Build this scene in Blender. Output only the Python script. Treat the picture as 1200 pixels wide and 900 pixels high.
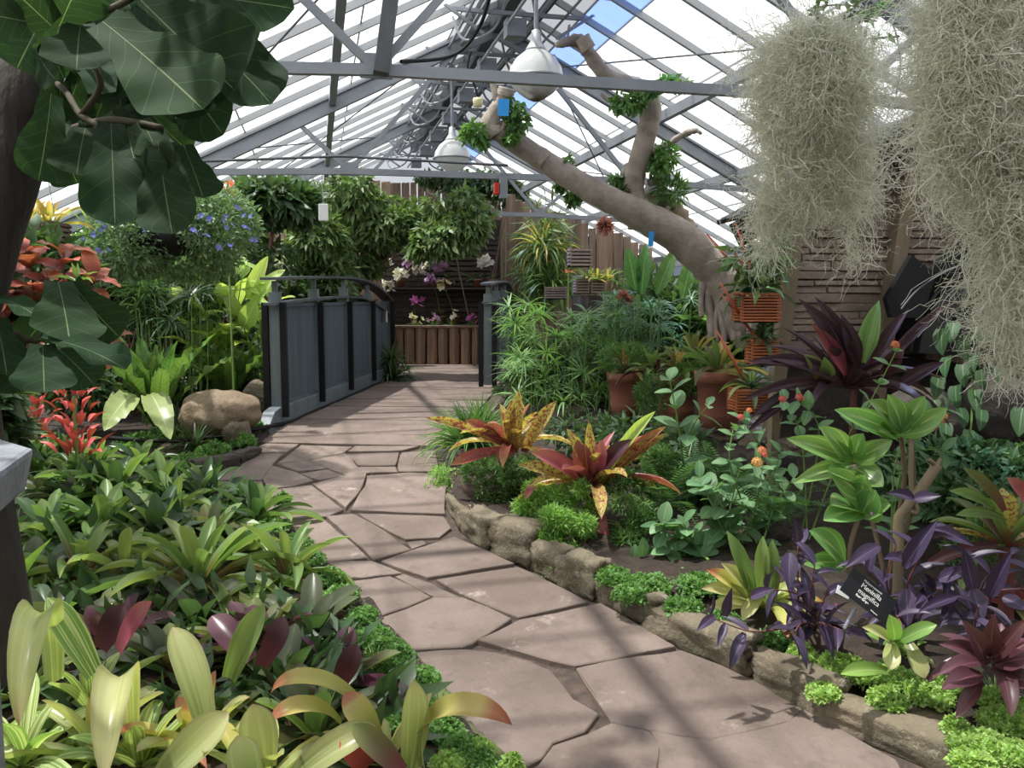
import bpy, bmesh, math, random
import numpy as np
from mathutils import Vector, Matrix, Euler
R = math.radians
for o in list(bpy.data.objects): bpy.data.objects.remove(o)
SC = bpy.context.scene
COL = SC.collection
# ---------------------------------------------------------------- camera, sky, sun, exposure
F, CAMH = 1000.0, 1.45                      # focal length in pixels of the 1200x900 frame, camera height
PIT = R(5.7); YAW = math.atan(230/F*math.cos(PIT))
cd = bpy.data.cameras.new('camera'); cd.sensor_width = 36; cd.lens = 36*F/1200; cd.clip_start = .05; cd.clip_end = 500
cam = bpy.data.objects.new('camera', cd); COL.objects.link(cam)
cam.location = (0, 0, CAMH); cam.rotation_euler = (R(90)-PIT, 0, -YAW); SC.camera = cam
w = bpy.data.worlds.new('sky'); SC.world = w; w.use_nodes = True
wn, wl = w.node_tree.nodes, w.node_tree.links; wn.clear()
wo = wn.new('ShaderNodeOutputWorld'); wb = wn.new('ShaderNodeBackground')
tc = wn.new('ShaderNodeTexCoord'); nz = wn.new('ShaderNodeTexNoise'); cr = wn.new('ShaderNodeValToRGB')
nz.inputs['Scale'].default_value = 1.6; nz.inputs['Detail'].default_value = 4
cr.color_ramp.elements[0].position = .30; cr.color_ramp.elements[0].color = (.18, .36, .85, 1)
cr.color_ramp.elements[1].position = .52; cr.color_ramp.elements[1].color = (.93, .96, 1, 1)
wl.new(tc.outputs['Generated'], nz.inputs['Vector']); wl.new(nz.outputs['Fac'], cr.inputs['Fac'])
wl.new(cr.outputs['Color'], wb.inputs['Color']); wl.new(wb.outputs[0], wo.inputs['Surface'])
wb.inputs['Strength'].default_value = 0.75
sd = bpy.data.lights.new('sun', 'SUN'); sd.energy = 15.0; sd.angle = R(1.6); sd.color = (1, .96, .88)
sun = bpy.data.objects.new('sun', sd); COL.objects.link(sun)
sun.rotation_euler = Vector((.30, -.06, -.95)).to_track_quat('-Z', 'Y').to_euler(); sun.location = (-3, 4, 9)
SC.view_settings.view_transform = 'Standard'; SC.view_settings.look = 'None'
SC.view_settings.gamma = 1; SC.view_settings.use_curve_mapping = False
SC.view_settings.exposure = 0.0
# ---------------------------------------------------------------- pixel rays, ground
_sy, _cy = math.sin(YAW), math.cos(YAW)
FW = Vector((_sy*math.cos(PIT), _cy*math.cos(PIT), -math.sin(PIT))); RT = Vector((_cy, -_sy, 0)); UP = RT.cross(FW)
CAM = Vector((0, 0, CAMH))
def ray(px, py): return FW + RT*((px-600)/F) - UP*((py-450)/F)
def P(px, py, d): return CAM + ray(px, py)*d                    # point of a pixel at depth d
def YP(px, py, Y):
    r = ray(px, py); return CAM + r*(Y/r.y)
def gz(x, y):
    s = x*_sy + y*_cy
    return .40*min(1, max(0, (s-3)/4))
def G(px, py, up=0.0):                                          # where a pixel's ray meets the sloping ground
    r = ray(px, py); t = .5
    if r.z >= -1e-4: return CAM + r*14
    while t < 40:
        p = CAM + r*t
        if p.z <= gz(p.x, p.y)+up: break
        t += .01
    return CAM + r*t
def PV(px, py, A, B):                                           # pixel on the vertical plane through A, B
    n = (B-A).cross(Vector((0, 0, 1))); r = ray(px, py)
    return CAM + r*((A-CAM).dot(n)/r.dot(n))
def PZ(px, py, z):
    r = ray(px, py); return CAM + r*((z-CAMH)/r.z)
def C(h, a=1):
    h = h.lstrip('#'); v = [int(h[i:i+2], 16)/255 for i in (0, 2, 4)]
    return tuple(c/12.92 if c <= .04045 else ((c+.055)/1.055)**2.4 for c in v)+(a,)
# ---------------------------------------------------------------- objects
def link(o, parent=None):
    COL.objects.link(o)
    if parent: o.parent = parent
    return o
def tag(o, label=None, cat=None, group=None, kind=None):
    if label: o['label'] = label
    if cat: o['category'] = cat
    if group: o['group'] = group
    if kind: o['kind'] = kind
    return o
def thing(name, label, cat, loc=(0, 0, 0), group=None, rot=None):
    o = bpy.data.objects.new(name, None); o.empty_display_size = .1; o.location = loc
    if rot: o.rotation_euler = rot
    return tag(link(o), label, cat, group)
def wmat(o):
    return (wmat(o.parent) @ o.matrix_basis) if o.parent else o.matrix_basis
def obj(name, me, mat=None, parent=None, M=None, stuff=False, world=True):
    """link a mesh; M is a world matrix, turned into one local to the (unrotated) parent"""
    if mat and not me.materials: me.materials.append(mat)
    o = bpy.data.objects.new(name, me); link(o, parent)
    if M is None: M = Matrix()
    if parent and world: M = wmat(parent).inverted() @ M
    o.matrix_basis = M
    if stuff: o['kind'] = 'stuff'
    return o
def mesh(name, V, Fs, uv=None, smooth=False):
    me = bpy.data.meshes.new(name); me.from_pydata([tuple(v) for v in V], [], Fs)
    if uv is not None:
        l = me.uv_layers.new(name='UVMap'); idx = np.zeros(len(me.loops), np.int32); me.loops.foreach_get('vertex_index', idx)
        l.data.foreach_set('uv', np.asarray(uv, np.float32)[idx].ravel())
    if smooth: me.polygons.foreach_set('use_smooth', [True]*len(me.polygons))
    me.update(); return me
class MB:
    """collects boxes, tubes and prisms into one mesh"""
    def __init__(s): s.V = []; s.F = []
    def add(s, V, Fs):
        k = len(s.V); s.V += [Vector(v) for v in V]; s.F += [[i+k for i in f] for f in Fs]; return s
    def box(s, c, d, M=None):
        x, y, z = d[0]/2, d[1]/2, d[2]/2
        V = [Vector((a*x, b*y, e*z)) for e in (-1, 1) for b in (-1, 1) for a in (-1, 1)]
        if M is not None: V = [M @ v for v in V]
        V = [v+Vector(c) for v in V]
        return s.add(V, [[0, 2, 3, 1], [4, 5, 7, 6], [0, 1, 5, 4], [2, 6, 7, 3], [0, 4, 6, 2], [1, 3, 7, 5]])
    def bar(s, a, b, wd, ht, up=(0, 0, 1)):                     # box from a to b
        a, b = Vector(a), Vector(b); x = b-a; L = x.length; x = x/L; z = Vector(up); z = (z - x*z.dot(x)).normalized(); y = z.cross(x)
        M = Matrix((x, y, z)).transposed()
        return s.box((a+b)/2, (L, wd, ht), M)
    def tube(s, pts, rad, n=6, cap=True):
        pts = [Vector(p) for p in pts]
        if not hasattr(rad, '__len__'): rad = [rad]*len(pts)
        k = len(s.V); t0 = (pts[1]-pts[0]).normalized(); u = t0.orthogonal().normalized()
        for i, p in enumerate(pts):
            t = (pts[min(i+1, len(pts)-1)]-pts[max(i-1, 0)]).normalized()
            u = (u - t*u.dot(t)).normalized(); v = t.cross(u)
            for j in range(n):
                a = 2*math.pi*j/n; s.V.append(p+(u*math.cos(a)+v*math.sin(a))*rad[i])
        for i in range(len(pts)-1):
            for j in range(n):
                s.F.append([k+i*n+j, k+i*n+(j+1) % n, k+(i+1)*n+(j+1) % n, k+(i+1)*n+j])
        if cap:
            s.F.append([k+j for j in range(n)][::-1]); e = k+(len(pts)-1)*n; s.F.append([e+j for j in range(n)])
        return s
    def lathe(s, prof, n=20, c=(0, 0, 0)):
        k = len(s.V); c = Vector(c)
        for r, z in prof:
            for j in range(n):
                a = 2*math.pi*j/n; s.V.append(c+Vector((r*math.cos(a), r*math.sin(a), z)))
        for i in range(len(prof)-1):
            for j in range(n):
                s.F.append([k+i*n+j, k+i*n+(j+1) % n, k+(i+1)*n+(j+1) % n, k+(i+1)*n+j])
        return s
    def prism(s, poly, z0, z1):                                 # polygon of world points (Vector), z offsets
        k = len(s.V); n = len(poly)
        s.V += [Vector((p.x, p.y, p.z+z0)) for p in poly]+[Vector((p.x, p.y, p.z+z1)) for p in poly]
        s.F += [list(range(k, k+n))[::-1], list(range(k+n, k+2*n))]
        s.F += [[k+i, k+(i+1) % n, k+n+(i+1) % n, k+n+i] for i in range(n)]
        return s
    def me(s, name='mesh', smooth=False): return mesh(name, s.V, s.F, None, smooth)
    def build(s, name, mat, parent=None, smooth=False, stuff=False, bevel=0):
        me = s.me(name, smooth); o = obj(name, me, mat, parent, stuff=stuff)
        if bevel:
            m = o.modifiers.new('bevel', 'BEVEL'); m.width = bevel; m.segments = 2
        return o
def spline(pts, n=6):
    """Catmull-Rom through pts (lists of equal length), n steps a span"""
    Q = [np.array(p, float) for p in pts]; out = []
    for i in range(len(Q)-1):
        p0, p1, p2, p3 = Q[max(i-1, 0)], Q[i], Q[i+1], Q[min(i+2, len(Q)-1)]
        for k in range(n):
            t = k/n
            out.append(.5*((2*p1)+(-p0+p2)*t+(2*p0-5*p1+4*p2-p3)*t*t+(-p0+3*p1-3*p2+p3)*t**3))
    out.append(Q[-1]); return out
# ---------------------------------------------------------------- materials
class NT:
    def __init__(s, name):
        s.m = bpy.data.materials.new(name); s.m.use_nodes = True; s.t = s.m.node_tree; s.t.nodes.clear()
        s.out = s.n('OutputMaterial')
    def n(s, typ, **kw):
        o = s.t.nodes.new('ShaderNode'+typ)
        for k, v in kw.items():
            if k in o.inputs: s.put(o.inputs[k], v)
            else: setattr(o, k, v)
        return o
    def put(s, i, v):
        if isinstance(v, bpy.types.NodeSocket): s.t.links.new(v, i)
        else: i.default_value = v
    def math(s, op, a, b=0.0, clamp=False):
        o = s.n('Math', operation=op, use_clamp=clamp); s.put(o.inputs[0], a); s.put(o.inputs[1], b); return o.outputs[0]
    def mix(s, f, a, b, typ='MIX'):
        o = s.n('MixRGB', blend_type=typ); s.put(o.inputs[0], f); s.put(o.inputs[1], a); s.put(o.inputs[2], b); return o.outputs[0]
    def ramp(s, f, stops, interp='LINEAR'):
        o = s.n('ValToRGB'); s.put(o.inputs[0], f); r = o.color_ramp; r.interpolation = interp
        while len(r.elements) < len(stops): r.elements.new(.5)
        for e, (p, c) in zip(r.elements, stops): e.position = p; e.color = c
        return o.outputs[0]
    def noise(s, scale, detail=3, vec=None, rough=.55):
        o = s.n('TexNoise'); o.inputs['Scale'].default_value = scale; o.inputs['Detail'].default_value = detail; o.inputs['Roughness'].default_value = rough
        if vec is not None: s.put(o.inputs['Vector'], vec)
        return o.outputs['Fac']
    def bump(s, h, strength=.4, dist=.02):
        o = s.n('Bump'); s.put(o.inputs['Height'], h); o.inputs['Strength'].default_value = strength; o.inputs['Distance'].default_value = dist; return o.outputs[0]
    def done(s, sh): s.t.links.new(sh, s.out.inputs['Surface']); return s.m
def step(N, v, lo, hi): return N.math('MULTIPLY', N.math('SUBTRACT', v, lo), 1/(hi-lo), True)
def leaf_mat(name, stops, rib=None, ribw=.035, veins=None, stripes=None, spots=None, trans=.35, rough=.42, var=.35, hue=.03, edge=None, glow=1.5, spec=.4):
    N = NT(name); uv = N.n('UVMap').outputs[0]; sp = N.n('SeparateXYZ'); N.put(sp.inputs[0], uv); u, v = sp.outputs[0], sp.outputs[1]
    col = N.ramp(v, [(p, C(c)) for p, c in stops])
    au = N.math('ABSOLUTE', N.math('SUBTRACT', u, .5))
    rnd = N.math('FRACT', N.math('ADD', N.n('ObjectInfo').outputs['Random'], N.n('NewGeometry').outputs['Random Per Island']))
    if stripes:
        c, sc, amt = stripes; cv = N.n('CombineXYZ'); N.put(cv.inputs[0], N.math('MULTIPLY', u, sc)); N.put(cv.inputs[1], N.math('MULTIPLY', v, .4)); N.put(cv.inputs[2], N.math('MULTIPLY', rnd, 37))
        col = N.mix(N.math('MULTIPLY', step(N, N.noise(1.0, 1, cv.outputs[0]), .48, .56), amt), col, C(c))
    if edge: col = N.mix(step(N, au, .38, .46), col, C(edge))
    if veins:
        k, sl, wd, c = veins
        fr = N.math('FRACT', N.math('SUBTRACT', N.math('MULTIPLY', v, k), N.math('MULTIPLY', au, sl)))
        d = N.math('ABSOLUTE', N.math('SUBTRACT', fr, .5))
        col = N.mix(N.math('MULTIPLY', N.math('SUBTRACT', 1, step(N, d, wd*.4, wd)), .55), col, C(c))
    if rib: col = N.mix(N.math('MULTIPLY', N.math('SUBTRACT', 1, step(N, au, ribw*.5, ribw)), .8), col, C(rib))
    if spots:
        c, sc, lo, hi = spots; cv = N.n('CombineXYZ'); N.put(cv.inputs[0], N.math('MULTIPLY', u, sc)); N.put(cv.inputs[1], N.math('MULTIPLY', v, sc*4)); N.put(cv.inputs[2], N.math('MULTIPLY', rnd, 51))
        col = N.mix(step(N, N.noise(1.0, 3, cv.outputs[0], .7), lo, hi), col, C(c))
    hs = N.n('HueSaturation'); N.put(hs.inputs['Color'], col); hs.inputs['Saturation'].default_value = .84
    N.put(hs.inputs['Value'], N.math('ADD', .97-var/2, N.math('MULTIPLY', rnd, var)))
    N.put(hs.inputs['Hue'], N.math('ADD', .5-hue/2, N.math('MULTIPLY', N.math('FRACT', N.math('MULTIPLY', rnd, 7.3)), hue)))
    col = hs.outputs[0]
    pb = N.n('BsdfPrincipled'); N.put(pb.inputs['Base Color'], col); pb.inputs['Roughness'].default_value = rough; pb.inputs['Specular IOR Level'].default_value = spec
    tr = N.n('BsdfTranslucent'); N.put(tr.inputs[0], N.mix(1, col, (glow, glow*1.05, glow*.55, 1), 'MULTIPLY'))
    mx = N.n('MixShader'); mx.inputs[0].default_value = trans; N.put(mx.inputs[1], pb.outputs[0]); N.put(mx.inputs[2], tr.outputs[0])
    return N.done(mx.outputs[0])
def plain(name, c, rough=.5, metal=0, var=.0, nscale=8, c2=None, bump=0, bscale=40, stretch=None, spec=.5, isl=0):
    N = NT(name); t = N.n('TexCoord').outputs['Object']
    if stretch:
        mp = N.n('Mapping'); N.put(mp.inputs[0], t); mp.inputs['Scale'].default_value = stretch; t = mp.outputs[0]
    col = C(c)
    if c2: col = N.mix(step(N, N.noise(nscale, 5, t), .35, .65), C(c), C(c2))
    pb = N.n('BsdfPrincipled')
    if var:
        hs = N.n('HueSaturation'); N.put(hs.inputs['Color'], col)
        rnd = N.math('FRACT', N.math('ADD', N.n('ObjectInfo').outputs['Random'], N.n('NewGeometry').outputs['Random Per Island'])) if isl else N.n('ObjectInfo').outputs['Random']
        N.put(hs.inputs['Value'], N.math('ADD', 1-var/2, N.math('MULTIPLY', rnd, var))); col = hs.outputs[0]
    N.put(pb.inputs['Base Color'], col); pb.inputs['Roughness'].default_value = rough; pb.inputs['Metallic'].default_value = metal; pb.inputs['Specular IOR Level'].default_value = spec
    if bump: N.put(pb.inputs['Normal'], N.bump(N.noise(bscale, 6, t), bump, .02))
    return N.done(pb.outputs[0])
def pane_mat(name, tint, white, clear):
    """whitewashed greenhouse glass: lets part of the light straight through, scatters the rest"""
    N = NT(name); t = N.n('TexCoord').outputs['Object']
    a = N.n('BsdfTransparent'); a.inputs[0].default_value = tint
    b = N.n('BsdfTranslucent'); b.inputs[0].default_value = white
    g = N.n('BsdfGlossy'); g.inputs['Roughness'].default_value = .1
    m = N.n('MixShader'); N.put(m.inputs[0], N.math('ADD', clear-.08, N.math('MULTIPLY', N.noise(3, 3, t), .16))); N.put(m.inputs[1], b.outputs[0]); N.put(m.inputs[2], a.outputs[0])
    m2 = N.n('MixShader'); m2.inputs[0].default_value = .05; N.put(m2.inputs[1], m.outputs[0]); N.put(m2.inputs[2], g.outputs[0])
    return N.done(m2.outputs[0])
def stone_mat(name, a, b, c, scale=3, bump=.5, pale=None):
    N = NT(name); t = N.n('TexCoord').outputs['Object']
    col = N.mix(step(N, N.noise(scale, 6, t), .35, .65), C(a), C(b))
    col = N.mix(N.math('MULTIPLY', step(N, N.noise(scale*4.3, 8, t, .7), .52, .72), .7), col, C(c))
    if pale: col = N.mix(step(N, N.noise(scale*1.9, 8, t, .75), .60, .70), col, C(pale))
    hs = N.n('HueSaturation'); N.put(hs.inputs['Color'], col); N.put(hs.inputs['Value'], N.math('ADD', .88, N.math('MULTIPLY', N.n('ObjectInfo').outputs['Random'], .24)))
    pb = N.n('BsdfPrincipled'); N.put(pb.inputs['Base Color'], hs.outputs[0]); pb.inputs['Roughness'].default_value = .8; pb.inputs['Specular IOR Level'].default_value = .3
    N.put(pb.inputs['Normal'], N.bump(N.noise(scale*9, 8, t, .65), bump, .02))
    return N.done(pb.outputs[0])
MT = {}
MT['steel'] = plain('grey_painted_steel', '#8d9298', .45, .1, .12, 3, '#7d8288')
MT['darksteel'] = plain('dark_weathered_steel', '#55585c', .55, .2, .1, 4, '#44474b')
MT['alu'] = plain('glazing_bar_aluminium', '#a3a6a8', .5, .2, .1)
MT['black'] = plain('black_painted_metal', '#141516', .7, 0, spec=.25)
MT['rail'] = plain('bridge_grey_paint', '#6f787c', .5, .1, .15, 2, '#5f686c', .15, 30, (6, 6, .6))
MT['panel'] = plain('bridge_panel_grey', '#566268', .5, .15, .2, 2, '#46525a', .1, 30, (8, 8, .4))
MT['soil'] = plain('dark_potting_soil', '#2a211b', .95, 0, 0, 14, '#3b3027', .8, 60)
MT['grout'] = plain('path_joint_grit', '#3a322d', .95, 0, 0, 20, '#57493f', .6, 80)
MT['flag'] = stone_mat('brown_sandstone', '#675a52', '#7e7068', '#5a4f49', 2.0, .65, '#9a8f86')
MT['edge'] = stone_mat('lichened_edging_stone', '#7d7260', '#665f4e', '#99907a', 5, .9, '#b5ad9c')
MT['moss_stone'] = stone_mat('mossy_stone', '#5f6a3a', '#6e6a55', '#4d5a2c', 6, .7)
MT['boulder'] = stone_mat('tan_boulder', '#8b7a66', '#756654', '#a08f79', 3, .8)
MT['dark_rock'] = stone_mat('dark_rock', '#4a443d', '#37332e', '#5d564c', 4, .8)
MT['ledger'] = stone_mat('ledger_stone', '#9a8a7b', '#837466', '#a89886', 5, .8)
MT['wood'] = plain('weathered_timber', '#8a7a62', .8, 0, .1, 5, '#6f6350', .4, 30, (1, 1, .12))
MT['slab'] = plain('rough_sawn_slabs', '#937d6b', .85, 0, .45, 6, '#6f5c4e', .7, 26, (1.5, 1.5, .14))
MT['log'] = plain('brown_logs', '#9a7e66', .85, 0, .4, 6, '#755c4a', .8, 26, (1.5, 1.5, .16))
MT['cedar'] = plain('orange_cedar', '#b4683c', .6, 0, .3, 8, '#98522d', .3, 30, (.2, 1, 1))
MT['greyslat'] = plain('grey_cedar_slat', '#9a8a80', .8, 0, .25, 8, '#7c6e66', .3, 30)
MT['terra'] = plain('terracotta', '#8f5a47', .8, 0, .15, 5, '#7a4a3a', .2, 40)
MT['bark'] = plain('dark_fig_bark', '#3a342d', .9, 0, 0, 10, '#2a2520', .9, 30, (1, 1, .3))
MT['ficus'] = plain('smooth_grey_bark', '#a3988c', .75, 0, 0, 7, '#857a6f', .6, 22)
MT['twig'] = plain('brown_twig', '#6b5a45', .8)
MT['gstem'] = plain('green_stem', '#6f8f45', .6)
MT['rstem'] = plain('red_stem', '#6b3a33', .6)
MT['white'] = plain('white_plastic', '#d8dad8', .4)
MT['blue'] = plain('blue_tag', '#1f8fd8', .5)
MT['redbox'] = plain('red_cover', '#c02a20', .4)
MT['bowl'] = plain('brown_clay_bowl', '#5a4a3e', .8, 0, 0, 6, '#4a3c32')
MT['signblack'] = plain('black_sign_plate', '#1c1e22', .35)
MT['signtext'] = plain('white_engraving', '#e8e8e4', .6)
MT['concrete'] = plain('grey_weathered_slab', '#8c9096', .6, .2, 0, 6, '#63676d', .4, 30)
MT['pane'] = pane_mat('whitewashed_glass', (.97, .98, 1, 1), (.78, .79, .80, 1), .68)
MT['pane_sky_tint'] = pane_mat('clear_glass_sky_tint', (.62, .75, 1, 1), (.4, .52, .9, 1), .8)  # clear glass with the blue of the sky put into its tint
MT['pane_grey'] = pane_mat('shaded_glass', (.6, .6, .62, 1), (.35, .36, .38, 1), .3)
MT['sheet'] = pane_mat('greyish_wall_sheet', (.6, .66, .7, 1), (.6, .65, .68, 1), .35)
def glass_white():
    N = NT('frosted_lamp_glass'); a = N.n('BsdfPrincipled'); a.inputs['Base Color'].default_value = (.6, .62, .61, 1); a.inputs['Roughness'].default_value = .12
    b = N.n('BsdfTranslucent'); b.inputs[0].default_value = (.8, .8, .78, 1); m = N.n('MixShader'); m.inputs[0].default_value = .28
    N.put(m.inputs[1], a.outputs[0]); N.put(m.inputs[2], b.outputs[0]); return N.done(m.outputs[0])
MT['lampglass'] = glass_white()
def moss_mat():
    N = NT('spanish_moss'); rnd = N.n('NewGeometry').outputs['Random Per Island']
    col = N.ramp(rnd, [(0, C('#c6c6b2')), (.5, C('#dcdbc8')), (1, C('#efeddc'))])
    d = N.n('BsdfDiffuse'); N.put(d.inputs[0], col); t = N.n('BsdfTranslucent'); N.put(t.inputs[0], col); m = N.n('MixShader'); m.inputs[0].default_value = .5
    N.put(m.inputs[1], d.outputs[0]); N.put(m.inputs[2], t.outputs[0]); return N.done(m.outputs[0])
MT['moss'] = moss_mat()
L_ = leaf_mat
MT['pale'] = L_('pale_neoregelia_leaf', [(0, '#7c8c48'), (.5, '#a3ad5c'), (.9, '#b4b670'), (1, '#b0906a')], stripes=('#bcc282', 9, .5), rough=.3, edge='#a2a468')
MT['paleorange'] = L_('pale_leaf_with_orange_end', [(0, '#8a8c3a'), (.55, '#b9b452'), (.78, '#c4ae55'), (.86, '#b8703a'), (1, '#a85426')], rough=.3)
MT['striped'] = L_('cream_striped_leaf', [(0, '#6f9038'), (1, '#8bb04a')], stripes=('#cbd68c', 14, .9), rough=.4)
MT['maroon'] = L_('maroon_leaf', [(0, '#6a2038'), (.6, '#4a2030'), (1, '#6a4450')], rough=.3, trans=.25, glow=1.2)
MT['maroongreen'] = L_('olive_leaf_with_maroon_base', [(0, '#7a2a3c'), (.4, '#6a5a3a'), (1, '#6f8040')], rough=.3)
MT['strap'] = L_('strap_leaf_red_base', [(0, '#6a2a2c'), (.3, '#6a5530'), (.5, '#6f8a42'), (.92, '#8aa050'), (1, '#a09050')], rough=.35, stripes=('#8fa555', 7, .4))
MT['green'] = L_('mid_green_leaf', [(0, '#4d6a2c'), (1, '#6f8f42')], rough=.38, stripes=('#84a052', 6, .35))
MT['lime'] = L_('bright_green_leaf', [(0, '#5f8a28'), (1, '#85b23c')], rough=.35, rib='#a5c060')
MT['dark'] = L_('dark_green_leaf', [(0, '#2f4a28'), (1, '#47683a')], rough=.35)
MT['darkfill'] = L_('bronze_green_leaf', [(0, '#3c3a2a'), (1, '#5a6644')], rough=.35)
MT['fig'] = L_('fiddle_fig_leaf', [(0, '#22391f'), (1, '#263f24')], rib='#74885a', ribw=.012, veins=(6, 3.0, .03, '#45633a'), rough=.65, spec=.08, trans=.22, glow=2.6, var=.4)
MT['cordy'] = L_('dark_cordyline_leaf', [(0, '#5a2430'), (.5, '#3e2530'), (1, '#4a3040')], stripes=('#5c4450', 8, .5), rough=.35, trans=.22, glow=1.3)
MT['cordygreen'] = L_('green_cordyline_leaf', [(0, '#4a6a35'), (1, '#6f9a52')], stripes=('#8fb070', 8, .5), rough=.4)
MT['speckle'] = L_('red_speckled_yellow_leaf', [(0, '#8a2a30'), (.3, '#b5a23c'), (1, '#b8b04a')], spots=('#8e2f2c', 5, .50, .56), rough=.3)
MT['speckred'] = L_('red_banded_leaf', [(0, '#9a2a3c'), (.45, '#8f2f38'), (.7, '#a04038'), (1, '#a06a35')], spots=('#b5a040', 5, .60, .66), rough=.3)
MT['rosered'] = L_('rose_red_leaf', [(0, '#a83a52'), (.6, '#9a3048'), (1, '#a85a50')], rough=.28, trans=.3)
MT['wine'] = L_('wine_red_leaf', [(0, '#522430'), (.6, '#582c36'), (1, '#683c44')], rough=.36, trans=.22, glow=1.2, rib='#7c4c52')
MT['heart'] = L_('purple_heart_leaf', [(0, '#41304f'), (1, '#352846')], rough=.4, trans=.22, glow=1.3, rib='#6a5088')
MT['scarlet'] = L_('scarlet_bract', [(0, '#8f1208'), (.5, '#c81408'), (1, '#d01c0a')], rough=.4, spec=.2, trans=.2, glow=1.0, var=.2, hue=.01)
MT['nest'] = L_('birds_nest_frond', [(0, '#3d5f20'), (1, '#5c8430')], rib='#34421a', ribw=.03, veins=(22, 2, .2, '#6c9040'), rough=.35, trans=.34, glow=1.5)
MT['nestpale'] = L_('pale_birds_nest_frond', [(0, '#8aa052'), (1, '#a8c070')], rib='#c8d090', veins=(14, 2, .2, '#90ae58'), rough=.35)
MT['canna'] = L_('yellow_green_ginger_leaf', [(0, '#7fa03a'), (1, '#a8c050')], rib='#c8d080', veins=(16, 4, .2, '#bac860'), rough=.4, trans=.42, glow=1.7)
MT['copper'] = L_('copperleaf', [(0, '#5a2a16'), (.5, '#a8441a'), (1, '#b05a24')], spots=('#c08a7c', 2.5, .62, .70), rough=.5, spec=.25, trans=.3, glow=1.2, var=.9, hue=.03)
MT['yellowbrom'] = L_('golden_leaf', [(0, '#7d8a35'), (.5, '#b5aa45'), (1, '#c08f45')], rough=.35, trans=.4)
MT['liri'] = L_('mondo_grass_leaf', [(0, '#3f6a2a'), (1, '#5f8f3a')], rough=.35, trans=.3)
MT['umbel'] = L_('papyrus_leaf', [(0, '#5f8f45'), (1, '#74a05a')], rough=.4, trans=.35)
MT['umbeld'] = L_('grey_green_papyrus_leaf', [(0, '#4f7a52'), (1, '#688f66')], rough=.4, trans=.3)
MT['aspar'] = L_('asparagus_fern', [(0, '#6a9a30'), (1, '#8cbc48')], rough=.5, trans=.4, var=.6)
MT['asparf'] = L_('dark_feathery_fern', [(0, '#456e2c'), (1, '#5f8c3c')], rough=.5, trans=.4, var=.6)
MT['fern'] = L_('fern_frond', [(0, '#4a7a3a'), (1, '#659a52')], rough=.4, trans=.35, var=.4)
MT['cover'] = L_('small_ground_cover', [(0, '#4a7a2e'), (1, '#6a9c3f')], rough=.5, trans=.35, var=.7)
MT['coverlime'] = L_('lime_ground_cover', [(0, '#7aa038'), (1, '#a0c455')], rough=.5, trans=.35, var=.6)
MT['lant'] = L_('lantana_leaf', [(0, '#4f7a48'), (1, '#68965c')], rib='#8ab07a', veins=(7, 2.4, .12, '#5a8a52'), rough=.5, trans=.3)
MT['medin'] = L_('glossy_ribbed_leaf', [(0, '#5f8f3a'), (1, '#6a9c45')], rib='#b8cc80', ribw=.025, veins=(1, 3.0, .1, '#a0bd68'), rough=.25, trans=.35, glow=1.7, spec=.6)
MT['vine'] = L_('vine_leaf', [(0, '#4a6a30'), (1, '#6b8744')], rough=.42, trans=.32, var=.8, hue=.05)
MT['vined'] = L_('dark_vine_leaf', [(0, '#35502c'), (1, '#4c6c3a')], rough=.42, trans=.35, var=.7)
MT['tuft'] = L_('ficus_leaf', [(0, '#4c7a2e'), (1, '#5c8a38')], rough=.35, trans=.35, var=.6)
MT['bluebush'] = L_('fine_grey_green_leaf', [(0, '#56794a'), (1, '#769466')], rough=.5, trans=.35, var=.7)
MT['heartleaf'] = L_('heart_vine_leaf', [(0, '#34582f'), (1, '#42683c')], rib='#7a9a66', spec=.2, rough=.5, trans=.25)
MT['philo'] = L_('philodendron_leaf', [(0, '#41703a'), (1, '#568a45')], rib='#86a868', veins=(8, 2.5, .07, '#6f9a58'), rough=.35, trans=.4, glow=1.7)
def petal_mat(n, c): return L_(n, [(0, c), (1, c)], rough=.5, trans=.35, var=.25, hue=.02, glow=1.0)
MT['f_blue'] = petal_mat('blue_petal', '#4a50c8'); MT['f_orange'] = petal_mat('orange_petal', '#e8782a'); MT['f_red'] = petal_mat('red_petal', '#d8352a')
MT['f_white'] = petal_mat('white_petal', '#e8e4e6'); MT['f_mauve'] = petal_mat('mauve_petal', '#b07ab8'); MT['f_pink'] = petal_mat('magenta_petal', '#c850b8'); MT['f_gold'] = petal_mat('gold_petal', '#e8a030')
MT['f_cream'] = petal_mat('cream_petal', '#d8d0a0')
MT['airred'] = L_('reddish_air_plant', [(0, '#7a8a55'), (.5, '#a86a5a'), (1, '#b8505a')], rough=.6)
# ---------------------------------------------------------------- leaf shapes
def pr_strap(t): return min(1, .55+.9*t)*(1 if t < .72 else max(.02, 1-((t-.72)/.28)**1.8))
def pr_broad(t): return min(1, .62+.8*t)*(1 if t < .66 else max(.03, (1-((t-.66)/.34)**2.2)**.8))
def pr_lance(t): return max(.02, math.sin(math.pi*min(1, .06+.94*t)**.8))
def pr_oval(t): return max(.02, math.sin(math.pi*min(1, .02+.98*t)**.92)**.75)
def pr_fig(t): return max(.03, (.34+.75*t**1.3)*(1 if t < .70 else math.sqrt(max(0, 1-((t-.70)/.30)**2.4))))*(1-.12*math.exp(-((t-.35)/.12)**2))
def pr_heart(t): return max(.02, (min(1, .75+1.2*t) if t < .25 else math.cos((t-.25)/.75*math.pi/2)**.8))
def pr_grass(t): return max(.05, 1-t**3)*min(1, .7+t)
def pr_cordy(t): return max(.03, min(1, .22+1.9*t)*(1 if t < .45 else 1-((t-.45)/.55)**2))
_lm = {}
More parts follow.
